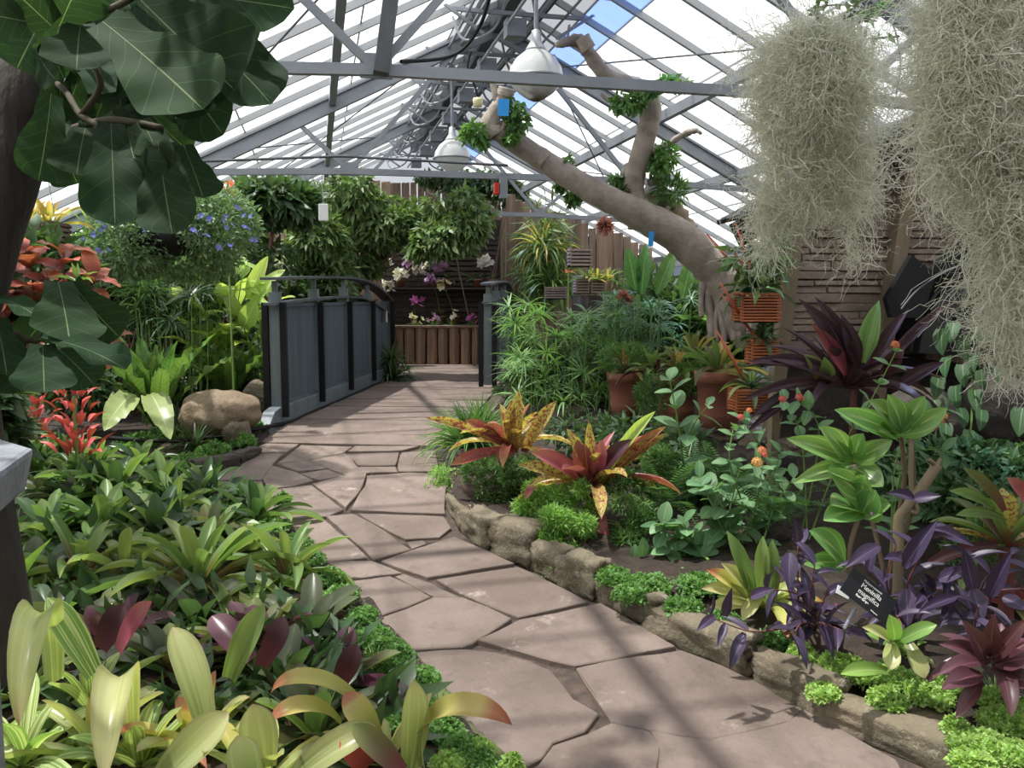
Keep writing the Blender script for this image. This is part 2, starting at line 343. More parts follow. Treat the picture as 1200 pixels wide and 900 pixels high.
def leafm(prof, bend=40, nseg=8, nc=4, fold=.05, wav=0.0, waves=5, tw=0, pw=1.3, seed=0):
    key = (prof.__name__, bend, nseg, nc, fold, wav, waves, tw, pw, seed)
    if key in _lm: return _lm[key]
    V = []; UV = []; Fs = []; x = z = 0; rg = random.Random(seed+int(bend*7))
    ph = rg.random()*6; B = R(bend)
    tp = 0
    for i in range(nseg+1):
        t = 1-(1-i/nseg)**1.35; a = -B*t**pw; dt = t-tp; tp = t
        if i: x += math.cos(a)*dt; z += math.sin(a)*dt
        w = prof(t); rt = R(tw)*t
        for j in range(nc+1):
            u = j/nc-.5; y = u*w; h = fold*(abs(u*2)**1.6)*w + wav*math.sin(waves*2*math.pi*t+ph+(2 if u > 0 else 0))*abs(u*2)*w
            yy = y*math.cos(rt)-h*math.sin(rt); hh = y*math.sin(rt)*.3+h*math.cos(rt)
            V.append((x-math.sin(a)*hh, yy, z+math.cos(a)*hh)); UV.append((u+.5, t))
    for i in range(nseg):
        for j in range(nc):
            k = i*(nc+1)+j; Fs.append((k, k+1, k+nc+2, k+nc+1))
    me = mesh('leaf', V, Fs, UV, True); me['tip'] = (x, z); _lm[key] = me; return me
_mm = {}
def withmat(me, mat):
    k = (me.name, mat.name)
    if k not in _mm:
        c = me.copy(); c.materials.clear(); c.materials.append(mat); _mm[k] = c
    return _mm[k]
def leafobj(name, parent, me, mat, M):
    o = bpy.data.objects.new(name, withmat(me, mat)); COL.objects.link(o)
    if parent is not None:
        o.parent = parent; M = parent.matrix_basis.inverted() @ M
    o.matrix_basis = M; return o
def mrot(az, el, roll=0): return Matrix.Rotation(az, 4, 'Z') @ Matrix.Rotation(-el, 4, 'Y') @ Matrix.Rotation(roll, 4, 'X')
def mscale(x, y, z): return Matrix.Diagonal((x, y, z, 1))
K = {}
def kind(k, mats, prof, L, W, n, el=(82, 12), bend=(15, 75), fold=.05, wav=0, waves=5, nseg=8, nc=4, r0=.02, lin=.6, tw=0, name='leaf', pw=1.3):
    K[k] = dict(mats=mats, prof=prof, L=L, W=W, n=n, el=el, bend=bend, fold=fold, wav=wav, waves=waves, nseg=nseg, nc=nc, r0=r0, lin=lin, tw=tw, name=name, pw=pw)
def leaves_into(t, k, at, s=1.0, n=None, seed=0, tilt=(0, 0), mats=None, azr=None, pick=None):
    q = K[k]; rg = random.Random(seed*131+7); n = n or q['n']; at = Vector(at); az0 = rg.random()*6.28
    T = Matrix.Translation(at) @ Matrix.Rotation(R(tilt[0]), 4, 'X') @ Matrix.Rotation(R(tilt[1]), 4, 'Y')
    ms = mats or q['mats']
    for i in range(n):
        f = i/max(1, n-1)
        az = az0+i*2.39996+rg.uniform(-.25, .25)
        if azr: az = R(rg.uniform(*azr))
        el = R(q['el'][0]+(q['el'][1]-q['el'][0])*f+rg.uniform(-8, 8))
        b = round((q['bend'][0]+(q['bend'][1]-q['bend'][0])*min(1, max(0, f+rg.uniform(-.25, .25))))/12)*12
        me = leafm(q['prof'], b, q['nseg'], q['nc'], q['fold'], q['wav'], q['waves'], q['tw'], q['pw'])
        L = q['L']*s*(q['lin']+(1-q['lin'])*f)*rg.uniform(.85, 1.12); W = q['W']*s*rg.uniform(.85, 1.12)
        m = ms[min(len(ms)-1, int(f*len(ms)))] if pick == 'grade' else rg.choice(ms)
        M = T @ Matrix.Rotation(az, 4, 'Z') @ Matrix.Translation((q['r0']*s*f, 0, 0)) @ Matrix.Rotation(-el, 4, 'Y') @ Matrix.Rotation(rg.uniform(-.25, .25), 4, 'X') @ mscale(L, W, L)
        leafobj(q['name'], t, me, MT[m], M)
def rosette(name, label, k, at, s=1.0, n=None, seed=0, tilt=(0, 0), cat='plant', group=None, mats=None, pick=None):
    t = thing(name, label, cat, at, group); leaves_into(t, k, at, s, n, seed, tilt, mats, pick=pick); return t
def bigleaf(t, me, mat, p0, p1, wid, roll=0, name='leaf', face=None, upw=.5):
    """a leaf from base point p0 to tip p1 (world), width in metres, its face turned part way to the open side and upwards"""
    p0, p1 = Vector(p0), Vector(p1); x = p1-p0; L = x.length; x.normalize()
    n = (face if face is not None else (CAM-(p0+p1)/2).normalized()) + Vector((0, 0, upw)); z = (n-x*n.dot(x)).normalized()
    z = (Matrix.Rotation(R(roll), 3, x) @ z); y = z.cross(x)
    a = me['tip']
    an = math.atan2(a[1], a[0]); ln = math.hypot(a[0], a[1])
    M = Matrix.Translation(p0) @ Matrix((x, y, z)).transposed().to_4x4() @ mscale(L/ln, wid, L/ln) @ Matrix.Rotation(an, 4, 'Y')
    return leafobj(name, t, me, MT[mat], M)
# ---------------------------------------------------------------- many small leaves in one mesh (stuff)
def cloud_me(ells, n, L, W, seed=0, down=.3, out=.7, shell=.5, lj=.35, clip=None, up=.7):
    rs = np.random.RandomState(seed); wts = np.array([e[2] if len(e) > 2 else e[1][0]*e[1][1]*e[1][2] for e in ells], float); wts /= wts.sum()
    idx = rs.choice(len(ells), n, p=wts); c = np.array([tuple(e[0]) for e in ells], float)[idx]; r = np.array([tuple(e[1]) for e in ells], float)[idx]
    d = rs.normal(size=(n, 3)); d /= np.linalg.norm(d, axis=1)[:, None]
    rad = rs.random(n)**(1/3.); rad = rad*(1-shell)+shell*(.72+.28*rs.random(n))
    p = c+d*r*rad[:, None]
    x = d*out+rs.normal(size=(n, 3))*.55+np.array([0, 0, -down]); x /= np.linalg.norm(x, axis=1)[:, None]
    return small_leaves(p, x, L, W, rs, lj, up)
def small_leaves(p, x, L, W, rs, lj=.35, up=.7):
    n = len(p)
    nn = rs.normal(size=(n, 3))*.5+np.array([0, 0, up]); nn -= x*(nn*x).sum(1)[:, None]; nn /= np.linalg.norm(nn, axis=1)[:, None]+1e-9
    y = np.cross(nn, x); s = 1+lj*(rs.random(n)*2-1); l = (L*s)[:, None]; w_ = (W*s)[:, None]
    V = np.empty((n, 5, 3)); V[:, 0] = p; V[:, 1] = p+x*l*.45+y*w_*.5+nn*w_*.12; V[:, 2] = p+x*l*.5; V[:, 3] = p+x*l*.45-y*w_*.5+nn*w_*.12; V[:, 4] = p+x*l-nn*l*.14
    b = (np.arange(n)*5)[:, None]
    Fa = np.concatenate([b+np.array([[0, 1, 2]]), b+np.array([[2, 1, 4]]), b+np.array([[0, 2, 3]]), b+np.array([[2, 4, 3]])], 1).reshape(-1, 3)
    uv = np.tile(np.array([[.5, 0], [1, .45], [.5, .5], [0, .45], [.5, 1]]), (n, 1))
    return npmesh('foliage', V.reshape(-1, 3), Fa, uv)
def npmesh(name, V, Fa, uv=None, smooth=False):
    me = bpy.data.meshes.new(name); nv, nf, k = len(V), len(Fa), Fa.shape[1]
    me.vertices.add(nv); me.vertices.foreach_set('co', np.ascontiguousarray(V, np.float32).ravel())
    me.loops.add(nf*k); me.loops.foreach_set('vertex_index', np.ascontiguousarray(Fa, np.int32).ravel())
    me.polygons.add(nf); me.polygons.foreach_set('loop_start', np.arange(0, nf*k, k, dtype=np.int32))
    try: me.polygons.foreach_set('loop_total', np.full(nf, k, np.int32))
    except Exception: pass
    if uv is not None:
        l = me.uv_layers.new(name='UVMap'); l.data.foreach_set('uv', np.ascontiguousarray(uv[Fa.ravel()], np.float32).ravel())
    if smooth: me.polygons.foreach_set('use_smooth', np.ones(nf, bool))
    me.update(calc_edges=True); return me
def blobs(ells, k=6, seed=0):
    rg = random.Random(seed*31+5); out = []
    for e in ells:
        for i in range(k):
            v = Vector((rg.gauss(0, 1), rg.gauss(0, 1), rg.gauss(0, 1))).normalized(); q = rg.uniform(.3, .85); s = rg.uniform(.32, .62)
            out.append((Vector(e[0])+Vector((v.x*e[1][0]*q, v.y*e[1][1]*q, v.z*e[1][2]*q)), (e[1][0]*s, e[1][1]*s, e[1][2]*s)))
    return out
def foliage(t, ells, n, L, W, mat, seed=0, name='foliage', **kw):
    return obj(name, cloud_me(ells, n, L, W, seed, **kw), MT[mat], t, stuff=True)
def px_ell(px, py, d, rx, ry, rz=None):                        # ellipsoid centred on a pixel at depth d; radii in pixels
    c = P(px, py, d); k = d/F; return (c, (rx*k, (rz or rx)*k, ry*k))
def bush(name, label, cat, ells, n, L, W, mat, seed=0, base=None, stems=3, smat='twig', group=None, **kw):
    c = Vector(ells[0][0]); base = Vector(base) if base else Vector((c.x, c.y, gz(c.x, c.y)))
    t = thing(name, label, cat, base, group); m = MB(); rg = random.Random(seed)
    for e in ells:
        for i in range(stems):
            q = Vector(e[0])+Vector((rg.uniform(-.6, .6)*e[1][0], rg.uniform(-.6, .6)*e[1][1], rg.uniform(-.2, .7)*e[1][2]))
            b = base+Vector((rg.uniform(-.05, .05), rg.uniform(-.05, .05), -.05)); mid = (b+q)/2+Vector((rg.uniform(-.1, .1), rg.uniform(-.1, .1), .05))
            m.tube([b, mid, q], [.012, .009, .004], 5)
    m.build('stem', MT[smat], t); foliage(t, blobs(ells, 7, seed), n, L, W, mat, seed, **kw); return t
# ---------------------------------------------------------------- fern frond, papyrus umbel, blossom
def frond_me(L=1, bend=50, pairs=14, pl=.2, pw=.05, seed=0, fine=0):
    rs = np.random.RandomState(seed); V = []; Fs = []; UV = []; x = z = 0; B = R(bend)
    N = pairs*2; sp = []
    for i in range(N+1):
        t = i/N; a = -B*t**1.2
        if i: x += L*math.cos(a)/N; z += L*math.sin(a)/N
        sp.append((x, z, a))
    def quad(pts, uvs):
        k = len(V); V.extend(pts); UV.extend(uvs); Fs.append(tuple(range(k, k+len(pts))))
    for i in range(N):
        (x0, z0, a0), (x1, z1, a1) = sp[i], sp[i+1]; w_ = .006*L
        quad([(x0, -w_, z0), (x1, -w_, z1), (x1, w_, z1), (x0, w_, z0)], [(.5, 0)]*4)
    for i in range(2, N+1):
        x0, z0, a = sp[i]; t = i/N; ln = pl*L*(math.sin(math.pi*(.12+.86*t))**.7); wd = pw*L
        for s in (-1, 1):
            f = .35; dx, dy = ln*f, s*ln*.93; dz = -.15*ln
            bx = x0; quad([(bx, 0, z0), (bx+dx*.5+wd*.5, dy*.5, z0+dz*.3), (bx+dx, dy, z0+dz), (bx+dx*.5-wd*.5, dy*.5, z0+dz*.3)], [(.5, 0), (1, .5), (.5, 1), (0, .5)])
    return mesh('frond', V, Fs, UV)
def umbel_me(n=20, L=1, seed=0, w=.07):
    rg = random.Random(seed); V = []; Fs = []; UV = []
    for i in range(n):
        az = 2*math.pi*(i/n)+rg.uniform(-.15, .15); el = R(rg.uniform(0, 55)); x = z = 0; l = L*rg.uniform(.75, 1.1); bend = R(rg.uniform(30, 75)); k = len(V); S = 4
        for j in range(S+1):
            t = j/S; a = el-bend*t
            if j: x += l*math.cos(a)/S; z += l*math.sin(a)/S
            ww = w*(1-t**2)*(.6+t if t < .4 else 1)+.004
            for s in (-1, 1):
                V.append((x*math.cos(az)-s*ww/2*math.sin(az), x*math.sin(az)+s*ww/2*math.cos(az), z)); UV.append((.5+s*.5, t))
        for j in range(S): Fs.append((k+2*j, k+2*j+1, k+2*j+3, k+2*j+2))
    return mesh('umbel', V, Fs, UV)
UMB = [umbel_me(20, 1, s) for s in range(4)]
FROND = [frond_me(1, b, 11, .20, .024, i) for i, b in enumerate((20, 45, 70))]
def papyrus(name, label, stalks, mat, L=.16, seed=0, base=None):
    rg = random.Random(seed); t = thing(name, label, 'plant', base); m = MB()
    for px, py, d in stalks:
        tip = P(px, py, d); b = Vector((tip.x*.9+base.x*.1, tip.y*.9+base.y*.1, gz(tip.x, tip.y)))
        m.tube([b, (b+tip)/2+Vector((rg.uniform(-.03, .03), rg.uniform(-.03, .03), 0)), tip], [.005, .004, .003], 4)
        M = Matrix.Translation(tip) @ Matrix.Rotation(rg.uniform(-.45, .45), 4, 'X') @ Matrix.Rotation(rg.uniform(-.45, .45), 4, 'Y') @ Matrix.Rotation(rg.random()*6, 4, 'Z') @ Matrix.Scale(L*rg.uniform(.8, 1.25), 4)
        leafobj('umbel', t, UMB[rg.randrange(4)], MT[mat], M)
    m.build('stalks', MT['gstem'], t, stuff=True); return t
def blossom_me(npet=5, r=1, cup=.3, seed=0):
    V = []; Fs = []; UV = []
    for i in range(npet):
        a = 2*math.pi*i/npet; k = len(V); ca, sa = math.cos(a), math.sin(a)
        for (x, y, z) in ((0, 0, 0), (.55*r, .36*r, cup*r*.6), (r, 0, cup*r), (.55*r, -.36*r, cup*r*.6)):
            V.append((x*ca-y*sa, x*sa+y*ca, z)); UV.append((.5, .5))
        Fs.append((k, k+1, k+2, k+3))
    return V, Fs
def blossoms_me(points, r, seed=0, npet=5):
    rg = random.Random(seed); V0, F0 = blossom_me(npet, 1); V = []; Fs = []
    for p in points:
        M = Matrix.Translation(Vector(p)) @ Euler((rg.uniform(-1.2, 1.2), rg.uniform(-1.2, 1.2), rg.uniform(0, 6))).to_matrix().to_4x4() @ Matrix.Scale(r*rg.uniform(.8, 1.2), 4); k = len(V)
        V += [M @ Vector(v) for v in V0]; Fs += [tuple(i+k for i in f) for f in F0]
    return mesh('blossom', V, Fs, [(.5, .5)]*len(V))
def head_me(r=1, n=22, seed=0):                                 # a domed lantana flower head of small florets
    rg = random.Random(seed); pts = []
    V0, F0 = blossom_me(4, 1, .2); V = []; Fs = []
    for i in range(n):
        f = i/n; el = math.acos(1-f*1.05); az = i*2.4; d = Vector((math.sin(el)*math.cos(az), math.sin(el)*math.sin(az), math.cos(el)*.7))
        M = Matrix.Translation(d*r*.8) @ d.to_track_quat('Z', 'Y').to_matrix().to_4x4() @ Matrix.Scale(r*.36, 4); k = len(V)
        V += [M @ Vector(v) for v in V0]; Fs += [tuple(j+k for j in f_) for f_ in F0]
    return mesh('flower_head', V, Fs, [(.5, .5)]*len(V))
HEAD = head_me()
def sprig(t, pts, leaf, mat, n, L, W, seed=0, smat='gstem', r=.005, opp=True, droop=.25, t0=.2, name='leaf', smooth=True):
    """a stem along pts with n nodes of leaves (pairs when opp)"""
    rg = random.Random(seed); S = [Vector(p) for p in (spline(pts, 6) if smooth and len(pts) > 2 else [np.array(p)*(1-k/8)+np.array(q)*k/8 for p, q in [(pts[0], pts[-1])] for k in range(9)])]
    MB().tube(S, [r*(1-.6*i/(len(S)-1)) for i in range(len(S))], 5).build('stem', MT[smat], t, True)
    a0 = rg.random()*3
    for i in range(n):
        f = t0+(1-t0)*i/max(1, n-1); j = min(len(S)-2, int(f*(len(S)-1))); p = S[j].lerp(S[j+1], f*(len(S)-1)-j); ax = (S[j+1]-S[j]).normalized()
        for s in ((0, math.pi) if opp else (0,)):
            a = a0+(i*math.pi/2 if opp else i*2.4)+s; u = ax.orthogonal().normalized(); u = Matrix.Rotation(a, 3, ax) @ u
            d = (u+ax*rg.uniform(.2, .7)+Vector((0, 0, -droop*rg.random()))).normalized(); sc = rg.uniform(.75, 1.15)*(1-.25*f)
            bigleaf(t, leaf, mat, p, p+d*L*sc, W*sc, 0, name, face=Vector((rg.uniform(-.3, .3), rg.uniform(-.6, 0), .6)))
    return S
# ================================================================ GROUND AND PATH
def grid_me(x0, x1, y0, y1, nx, ny, zf):
    V = []; Fs = []
    for j in range(ny+1):
        for i in range(nx+1):
            x = x0+(x1-x0)*i/nx; y = y0+(y1-y0)*j/ny; V.append((x, y, zf(x, y)))
    for j in range(ny):
        for i in range(nx):
            k = j*(nx+1)+i; Fs.append((k, k+1, k+nx+2, k+nx+1))
    return mesh('ground', V, Fs, None, True)
floor = obj('floor', grid_me(-7, 9, -3, 17, 80, 100, lambda x, y: gz(x, y)-.010), MT['grout']); floor['kind'] = 'structure'
FLAGS = [
 [(676,786),(722,776),(800,765),(852,785),(890,802),(942,832),(925,848),(862,862),(832,869),(775,860),(717,849),(703,828),(688,806)],
 [(562,753),(585,742),(608,730),(650,722),(705,711),(740,731),(790,761),(747,768),(717,776),(674,783),(645,777),(610,768),(580,760)],
 [(487,767),(545,763),(578,767),(618,776),(643,788),(659,803),(671,821),(700,838),(685,860),(648,873),(637,889),(610,905),(588,900),(562,862),(538,836),(515,800)],
 [(444,729),(478,717),(507,704),(542,704),(572,716),(599,729),(575,743),(553,757),(541,761),(486,765),(468,747)],
 [(512,682),(560,674),(607,667),(640,682),(668,696),(687,708),(650,716),(607,726),(580,714),(540,698)],
 [(447,660),(482,648),(532,632),(570,648),(601,663),(550,671),(501,679)],
 [(463,678),(473,675),(505,686),(538,702),(508,701)],
 [(402,686),(457,679),(480,690),(504,703),(478,714),(443,726),(422,706)],
 [(373,662),(405,660),(436,660),(470,674),(440,677),(394,683)],
 [(340,612),(377,609),(395,625),(412,637),(430,655),(385,660),(358,645)],
 [(383,607),(413,604),(430,612),(450,624),(480,646),(438,658),(418,638),(402,624)],
 [(420,604),(470,605),(520,607),(528,620),(514,631),(476,633),(458,625)],
 [(477,637),(496,635),(500,639),(484,645)],
 [(411,599),(421,583),(428,572),(431,560),(480,556),(522,558),(521,604),(470,602)],
 [(367,569),(400,560),(429,557),(421,578),(405,597),(385,582)],
 [(275,583),(312,577),(364,570),(384,584),(402,599),(385,606),(345,611),(305,612)],
 [(320,548),(347,556),(368,565),(345,571),(313,575),(309,563),(315,553)],
 [(243,566),(307,566),(310,577),(272,582),(246,574)],
 [(284,533),(332,533),(320,545),(313,555),(306,564),(247,564),(250,552)],
 [(310,521),(349,522),(335,531),(289,531)],
 [(353,523),(412,525),(402,532),(362,540),(326,544)],
 [(328,546),(360,541),(383,551),(349,554)], [(351,557),(384,552),(403,559),(374,564)],
 [(364,541),(404,533),(412,540),(418,548),(434,555),(408,559),(385,550)],
 [(408,531),(416,525),(490,525),(470,530)], [(407,534),(467,532),(463,547),(420,547)],
 [(422,549),(463,549),(465,555),(436,555)], [(471,532),(510,530),(514,554),(467,554),(466,546)],
 [(638,892),(650,876),(688,863),(717,851),(760,861),(772,880),(764,940),(755,1010),(640,1010),(600,940)],
 [(762,861),(832,871),(864,864),(925,850),(944,836),(990,862),(1050,895),(1075,940),(1090,1010),(757,1010),(768,935),(775,881)],
]
rng = random.Random(5)
def slab(pts, top=.012, dep=.05):
    """a stone slab with a slightly broken edge and a worn arris"""
    n = len(pts); c = sum(pts, Vector())/n; ring = []
    for i in range(n):
        a, b = pts[i], pts[(i+1) % n]; m = max(1, int((b-a).length/.09))
        for k in range(m):
            p = a.lerp(b, k/m); j = Vector((rng.uniform(-.005, .005), rng.uniform(-.005, .005), 0)); ring.append(p+j+(p-c).normalized()*.004)
    m = len(ring); ins = [p.lerp(c, min(.06, .005/max(.05, (p-c).length))) for p in ring]; h = rng.uniform(-.003, .004)
    V = [p+Vector((0, 0, -dep)) for p in ring]+[p+Vector((0, 0, top-.004+h)) for p in ring]+[p+Vector((0, 0, top+h)) for p in ins]
    Fs = [list(range(2*m, 3*m))]+[[i, (i+1) % m, m+(i+1) % m, m+i] for i in range(m)]+[[m+i, m+(i+1) % m, 2*m+(i+1) % m, 2*m+i] for i in range(m)]
    return mesh('flagstone', V, Fs)
for f in FLAGS:
    q = [G(*p) for p in f]
    a = sum((q[i].x*q[(i+1) % len(q)].y-q[(i+1) % len(q)].x*q[i].y) for i in range(len(q)))
    if a < 0: q.reverse()
    obj('flagstone', slab(q), MT['flag'], floor)
# cross slabs of the bridge deck, then the paved court beyond
A0, A1 = G(325, 500), P(455, 443, 11.3); A1.z = gz(A1.x, A1.y)
BD = Vector((A1.x-A0.x, A1.y-A0.y, 0)).normalized(); BN = Vector((BD.y, -BD.x, 0))    # along the bridge, and to its right
m0 = G(330, 521); N0 = 23; step_ = .30
for i in range(N0):
    s0, s1 = i*step_+.012-.55, (i+1)*step_-.55
    a = A0+BD*s0; b = A0+BD*s1; wr = 1.55 if i > 3 else 1.9
    lf = .0 if i > 3 else -.02
    q = [a+BN*lf, a+BN*wr, b+BN*wr, b+BN*lf]
    for v in q: v.z = gz(v.x, v.y)
    a_ = sum((q[k].x*q[(k+1) % 4].y-q[(k+1) % 4].x*q[k].y) for k in range(4))
    if a_ < 0: q.reverse()
    if i >= 0: obj('deck_slab', slab(q, .014), MT['flag'], floor)
e0 = A0+BD*(N0*step_-.54); q = [e0-BN*.9, e0+BN*2.6, e0+BD*2.9+BN*2.6, e0+BD*2.9-BN*.9]
for i in range(4):
    for j in range(2):
        a = e0+BN*(-.9+.9*i)+BD*1.45*j; qq = [a+BN*.01+BD*.01, a+BN*.89+BD*.01, a+BN*.89+BD*1.44, a+BN*.01+BD*1.44]
        for v in qq: v.z = .40
        qq.reverse() if sum((qq[k].x*qq[(k+1) % 4].y-qq[(k+1) % 4].x*qq[k].y) for k in range(4)) < 0 else None
        obj('court_slab', slab(qq, .012), MT['flag'], floor)
# planting beds
def bed(name, pts, z, mat, extra):
    q = [G(*p) for p in pts]+[Vector((x, y, gz(x, y))) for x, y in extra]
    bm = bmesh.new(); vs = [bm.verts.new(v) for v in q]; f = bm.faces.new(vs)
    bmesh.ops.triangulate(bm, faces=[f]); bmesh.ops.subdivide_edges(bm, edges=bm.edges, cuts=5, use_grid_fill=True); bmesh.ops.triangulate(bm, faces=bm.faces)
    bnd = {v for e in bm.edges if e.is_boundary for v in e.verts}
    for v in bm.verts:
        v.co.z = gz(v.co.x, v.co.y)+(z*.35 if v in bnd else z)+rng.uniform(-.012, .012)
    me = bpy.data.meshes.new(name); bm.to_mesh(me); bm.free(); me.polygons.foreach_set('use_smooth', [True]*len(me.polygons))
    o = obj(name, me, mat, stuff=True); return o
bl = bed('soil', [(600,960),(580,900),(540,850),(480,772),(430,700),(385,665),(330,612),(275,585),(240,566),(282,533),(308,520),(324,505)], .05, MT['soil'], [(A0.x-.05, A0.y+.4), (A1.x-.1, A1.y), (-.6, 13.2), (-3.6, 13.2), (-3.6, 1.2), (.2, 1.2)])
tag(bl, 'dark soil under the plants to the left of the path', 'soil', kind='stuff')
br_ = bed('soil', [(1160,925),(965,838),(872,790),(768,733),(694,696),(650,678),(580,643),(538,618),(526,592),(535,560),(556,520),(575,490)], .10, MT['soil'], [(A0.x+BN.x*1.7+BD.x*2.4, A0.y+BN.y*1.7+BD.y*2.4), (3.2, 13.0), (5.5, 13.0), (5.5, 1.3), (1.5, 1.3)])
tag(br_, 'dark soil inside the stone edging to the right of the path', 'soil', kind='stuff')
# ================================================================ STONES
def rock_me(sx, sy, sz, seed=0, sub=3, rough=.12, boxy=0, flat=.3):
    rg = random.Random(seed); bm = bmesh.new(); bmesh.ops.create_icosphere(bm, subdivisions=sub, radius=1)
    from mathutils import noise
    off = Vector((seed*3.1, seed*1.7, 0))
    for v in bm.verts:
        p = v.co.copy()
        if boxy:
            mx = max(abs(p.x), abs(p.y), abs(p.z)); p = p.lerp(p/mx, boxy)
        d = 1+rough*noise.noise(p*1.3+off)*1.5+rough*.7*noise.noise(p*3.1+off)+rough*.35*noise.noise(p*8+off)
        p *= d; v.co = Vector((p.x*sx, p.y*sy, p.z*sz))
    zl = -sz*(1-flat)
    for v in bm.verts: v.co.z = max(v.co.z, zl)
    me = bpy.data.meshes.new('rock'); bm.to_mesh(me); bm.free(); me.polygons.foreach_set('use_smooth', [sub > 2]*len(me.polygons)); return me
def edge_stone(a, b, h, th, label, seed, mat='edge', name='edging_stone', group=None):
    A, B = G(*a), G(*b); c = (A+B)/2; x = (B-A); L = x.length; x.z = 0; x.normalize(); y = Vector((-x.y, x.x, 0)); c = c+y*th*.5
    o = obj(name, rock_me(L*.52, th*.55, h*.56, seed, 4, .15, .86, 0.05), MT[mat])
    o.matrix_basis = Matrix.Translation(c+Vector((0, 0, h*.45))) @ Matrix((x, y, Vector((0, 0, 1)))).transposed().to_4x4() @ Matrix.Rotation(rng.uniform(-.06, .06), 4, 'X')
    return tag(o, label, 'stone', 'edging stones along the right of the path' if not group else group)
EDGE = [((958,847),(1150,925),.10,.11,'long grey edging stone with dark soil behind it, nearest the camera'),
 ((876,797),(968,849),.13,.11,'blocky edging stone with lime ground cover spilling over its lower end'),
 ((757,738),(868,796),.13,.12,'humped edging stone below the pale strap bromeliad and trailing purple leaf'),
 ((692,700),(770,740),.12,.09,'thin upright slab edging stone below dark fern'),
 ((652,683),(694,703),.16,.13,'reddish edging stone under the hanging red leaf'),
 ((618,665),(652,684),.15,.13,'grey-green edging stone half hidden by asparagus fern'),
 ((572,647),(620,668),.19,.17,'chunky pitted brown edging stone in front of the round bowl'),
 ((540,622),(572,648),.15,.14,'edging stone beside the rim of the round bowl'),
 ((524,594),(540,622),.10,.10,'low edging stone where the border turns toward the bridge')]
for i, e in enumerate(EDGE): edge_stone(*e, seed=i+3)
for i, (a, b, h, th, l) in enumerate([((590,892),(546,852),.03,.10,'flat mossy stone edging the path beside the orange-tipped leaf'), ((530,830),(490,793),.035,.11,'flat mossy stone at the path edge among ground cover'), ((440,728),(418,700),.03,.1,'narrow mossy stone at the left path edge by thin yellow leaf tip')]):
    edge_stone(a, b, h, th, l, 20+i, 'moss_stone', 'border_stone', 'mossy stones along the left of the path')
edge_stone((272,545),(222,556),.10,.12,'low dark brown stone bank at the left path edge', 31, 'dark_rock', 'border_stone', 'dark stones by the hose')
edge_stone((292,533),(268,545),.08,.1,'dark brown stone at the left path edge below the hose', 32, 'dark_rock', 'border_stone', 'dark stones by the hose')
def rock(px, py, d, wpx, hpx, label, seed, mat='boulder', dy=.8, name='boulder', rough=.12, rot=0, boxy=.15, cat='rock', base=None):
    c = P(px, py, d); k = d/F; o = obj(name, rock_me(wpx*k/2, wpx*k/2*dy, hpx*k/2*1.15, seed, 4, rough, boxy, .15), MT[mat])
    o.location = c; o.rotation_euler = (0, 0, R(rot)-YAW); return tag(o, label, cat)
rock(259, 485, 6.55, 90, 46, 'large rounded tan boulder beside the bridge end', 2)
rock(276, 506, 6.4, 34, 26, 'small angular stone in front of the tan boulder', 4, 'edge')
rock(305, 464, 7.3, 40, 34, 'greyish brown rock behind the tan boulder against the railing', 6, 'edge')
rock(291, 457, 7.5, 30, 22, 'small dark rock up behind the tan boulder', 7, 'dark_rock')
# hose
hp = [G(*p, .05)+Vector((0, 0, .06)) for p in ((120, 522), (182, 526), (230, 524), (268, 518), (303, 511))]+[A0+BD*s+BN*.06+Vector((0, 0, .02)) for s in (.15, .6, 1.4, 2.4, 3.6, 4.3)]
hs_ = MB().tube(spline(hp, 6), .016, 8).build('hose', MT['black'], None, True); tag(hs_, 'black hose running beside the boulder and along the bridge curb', 'hose')
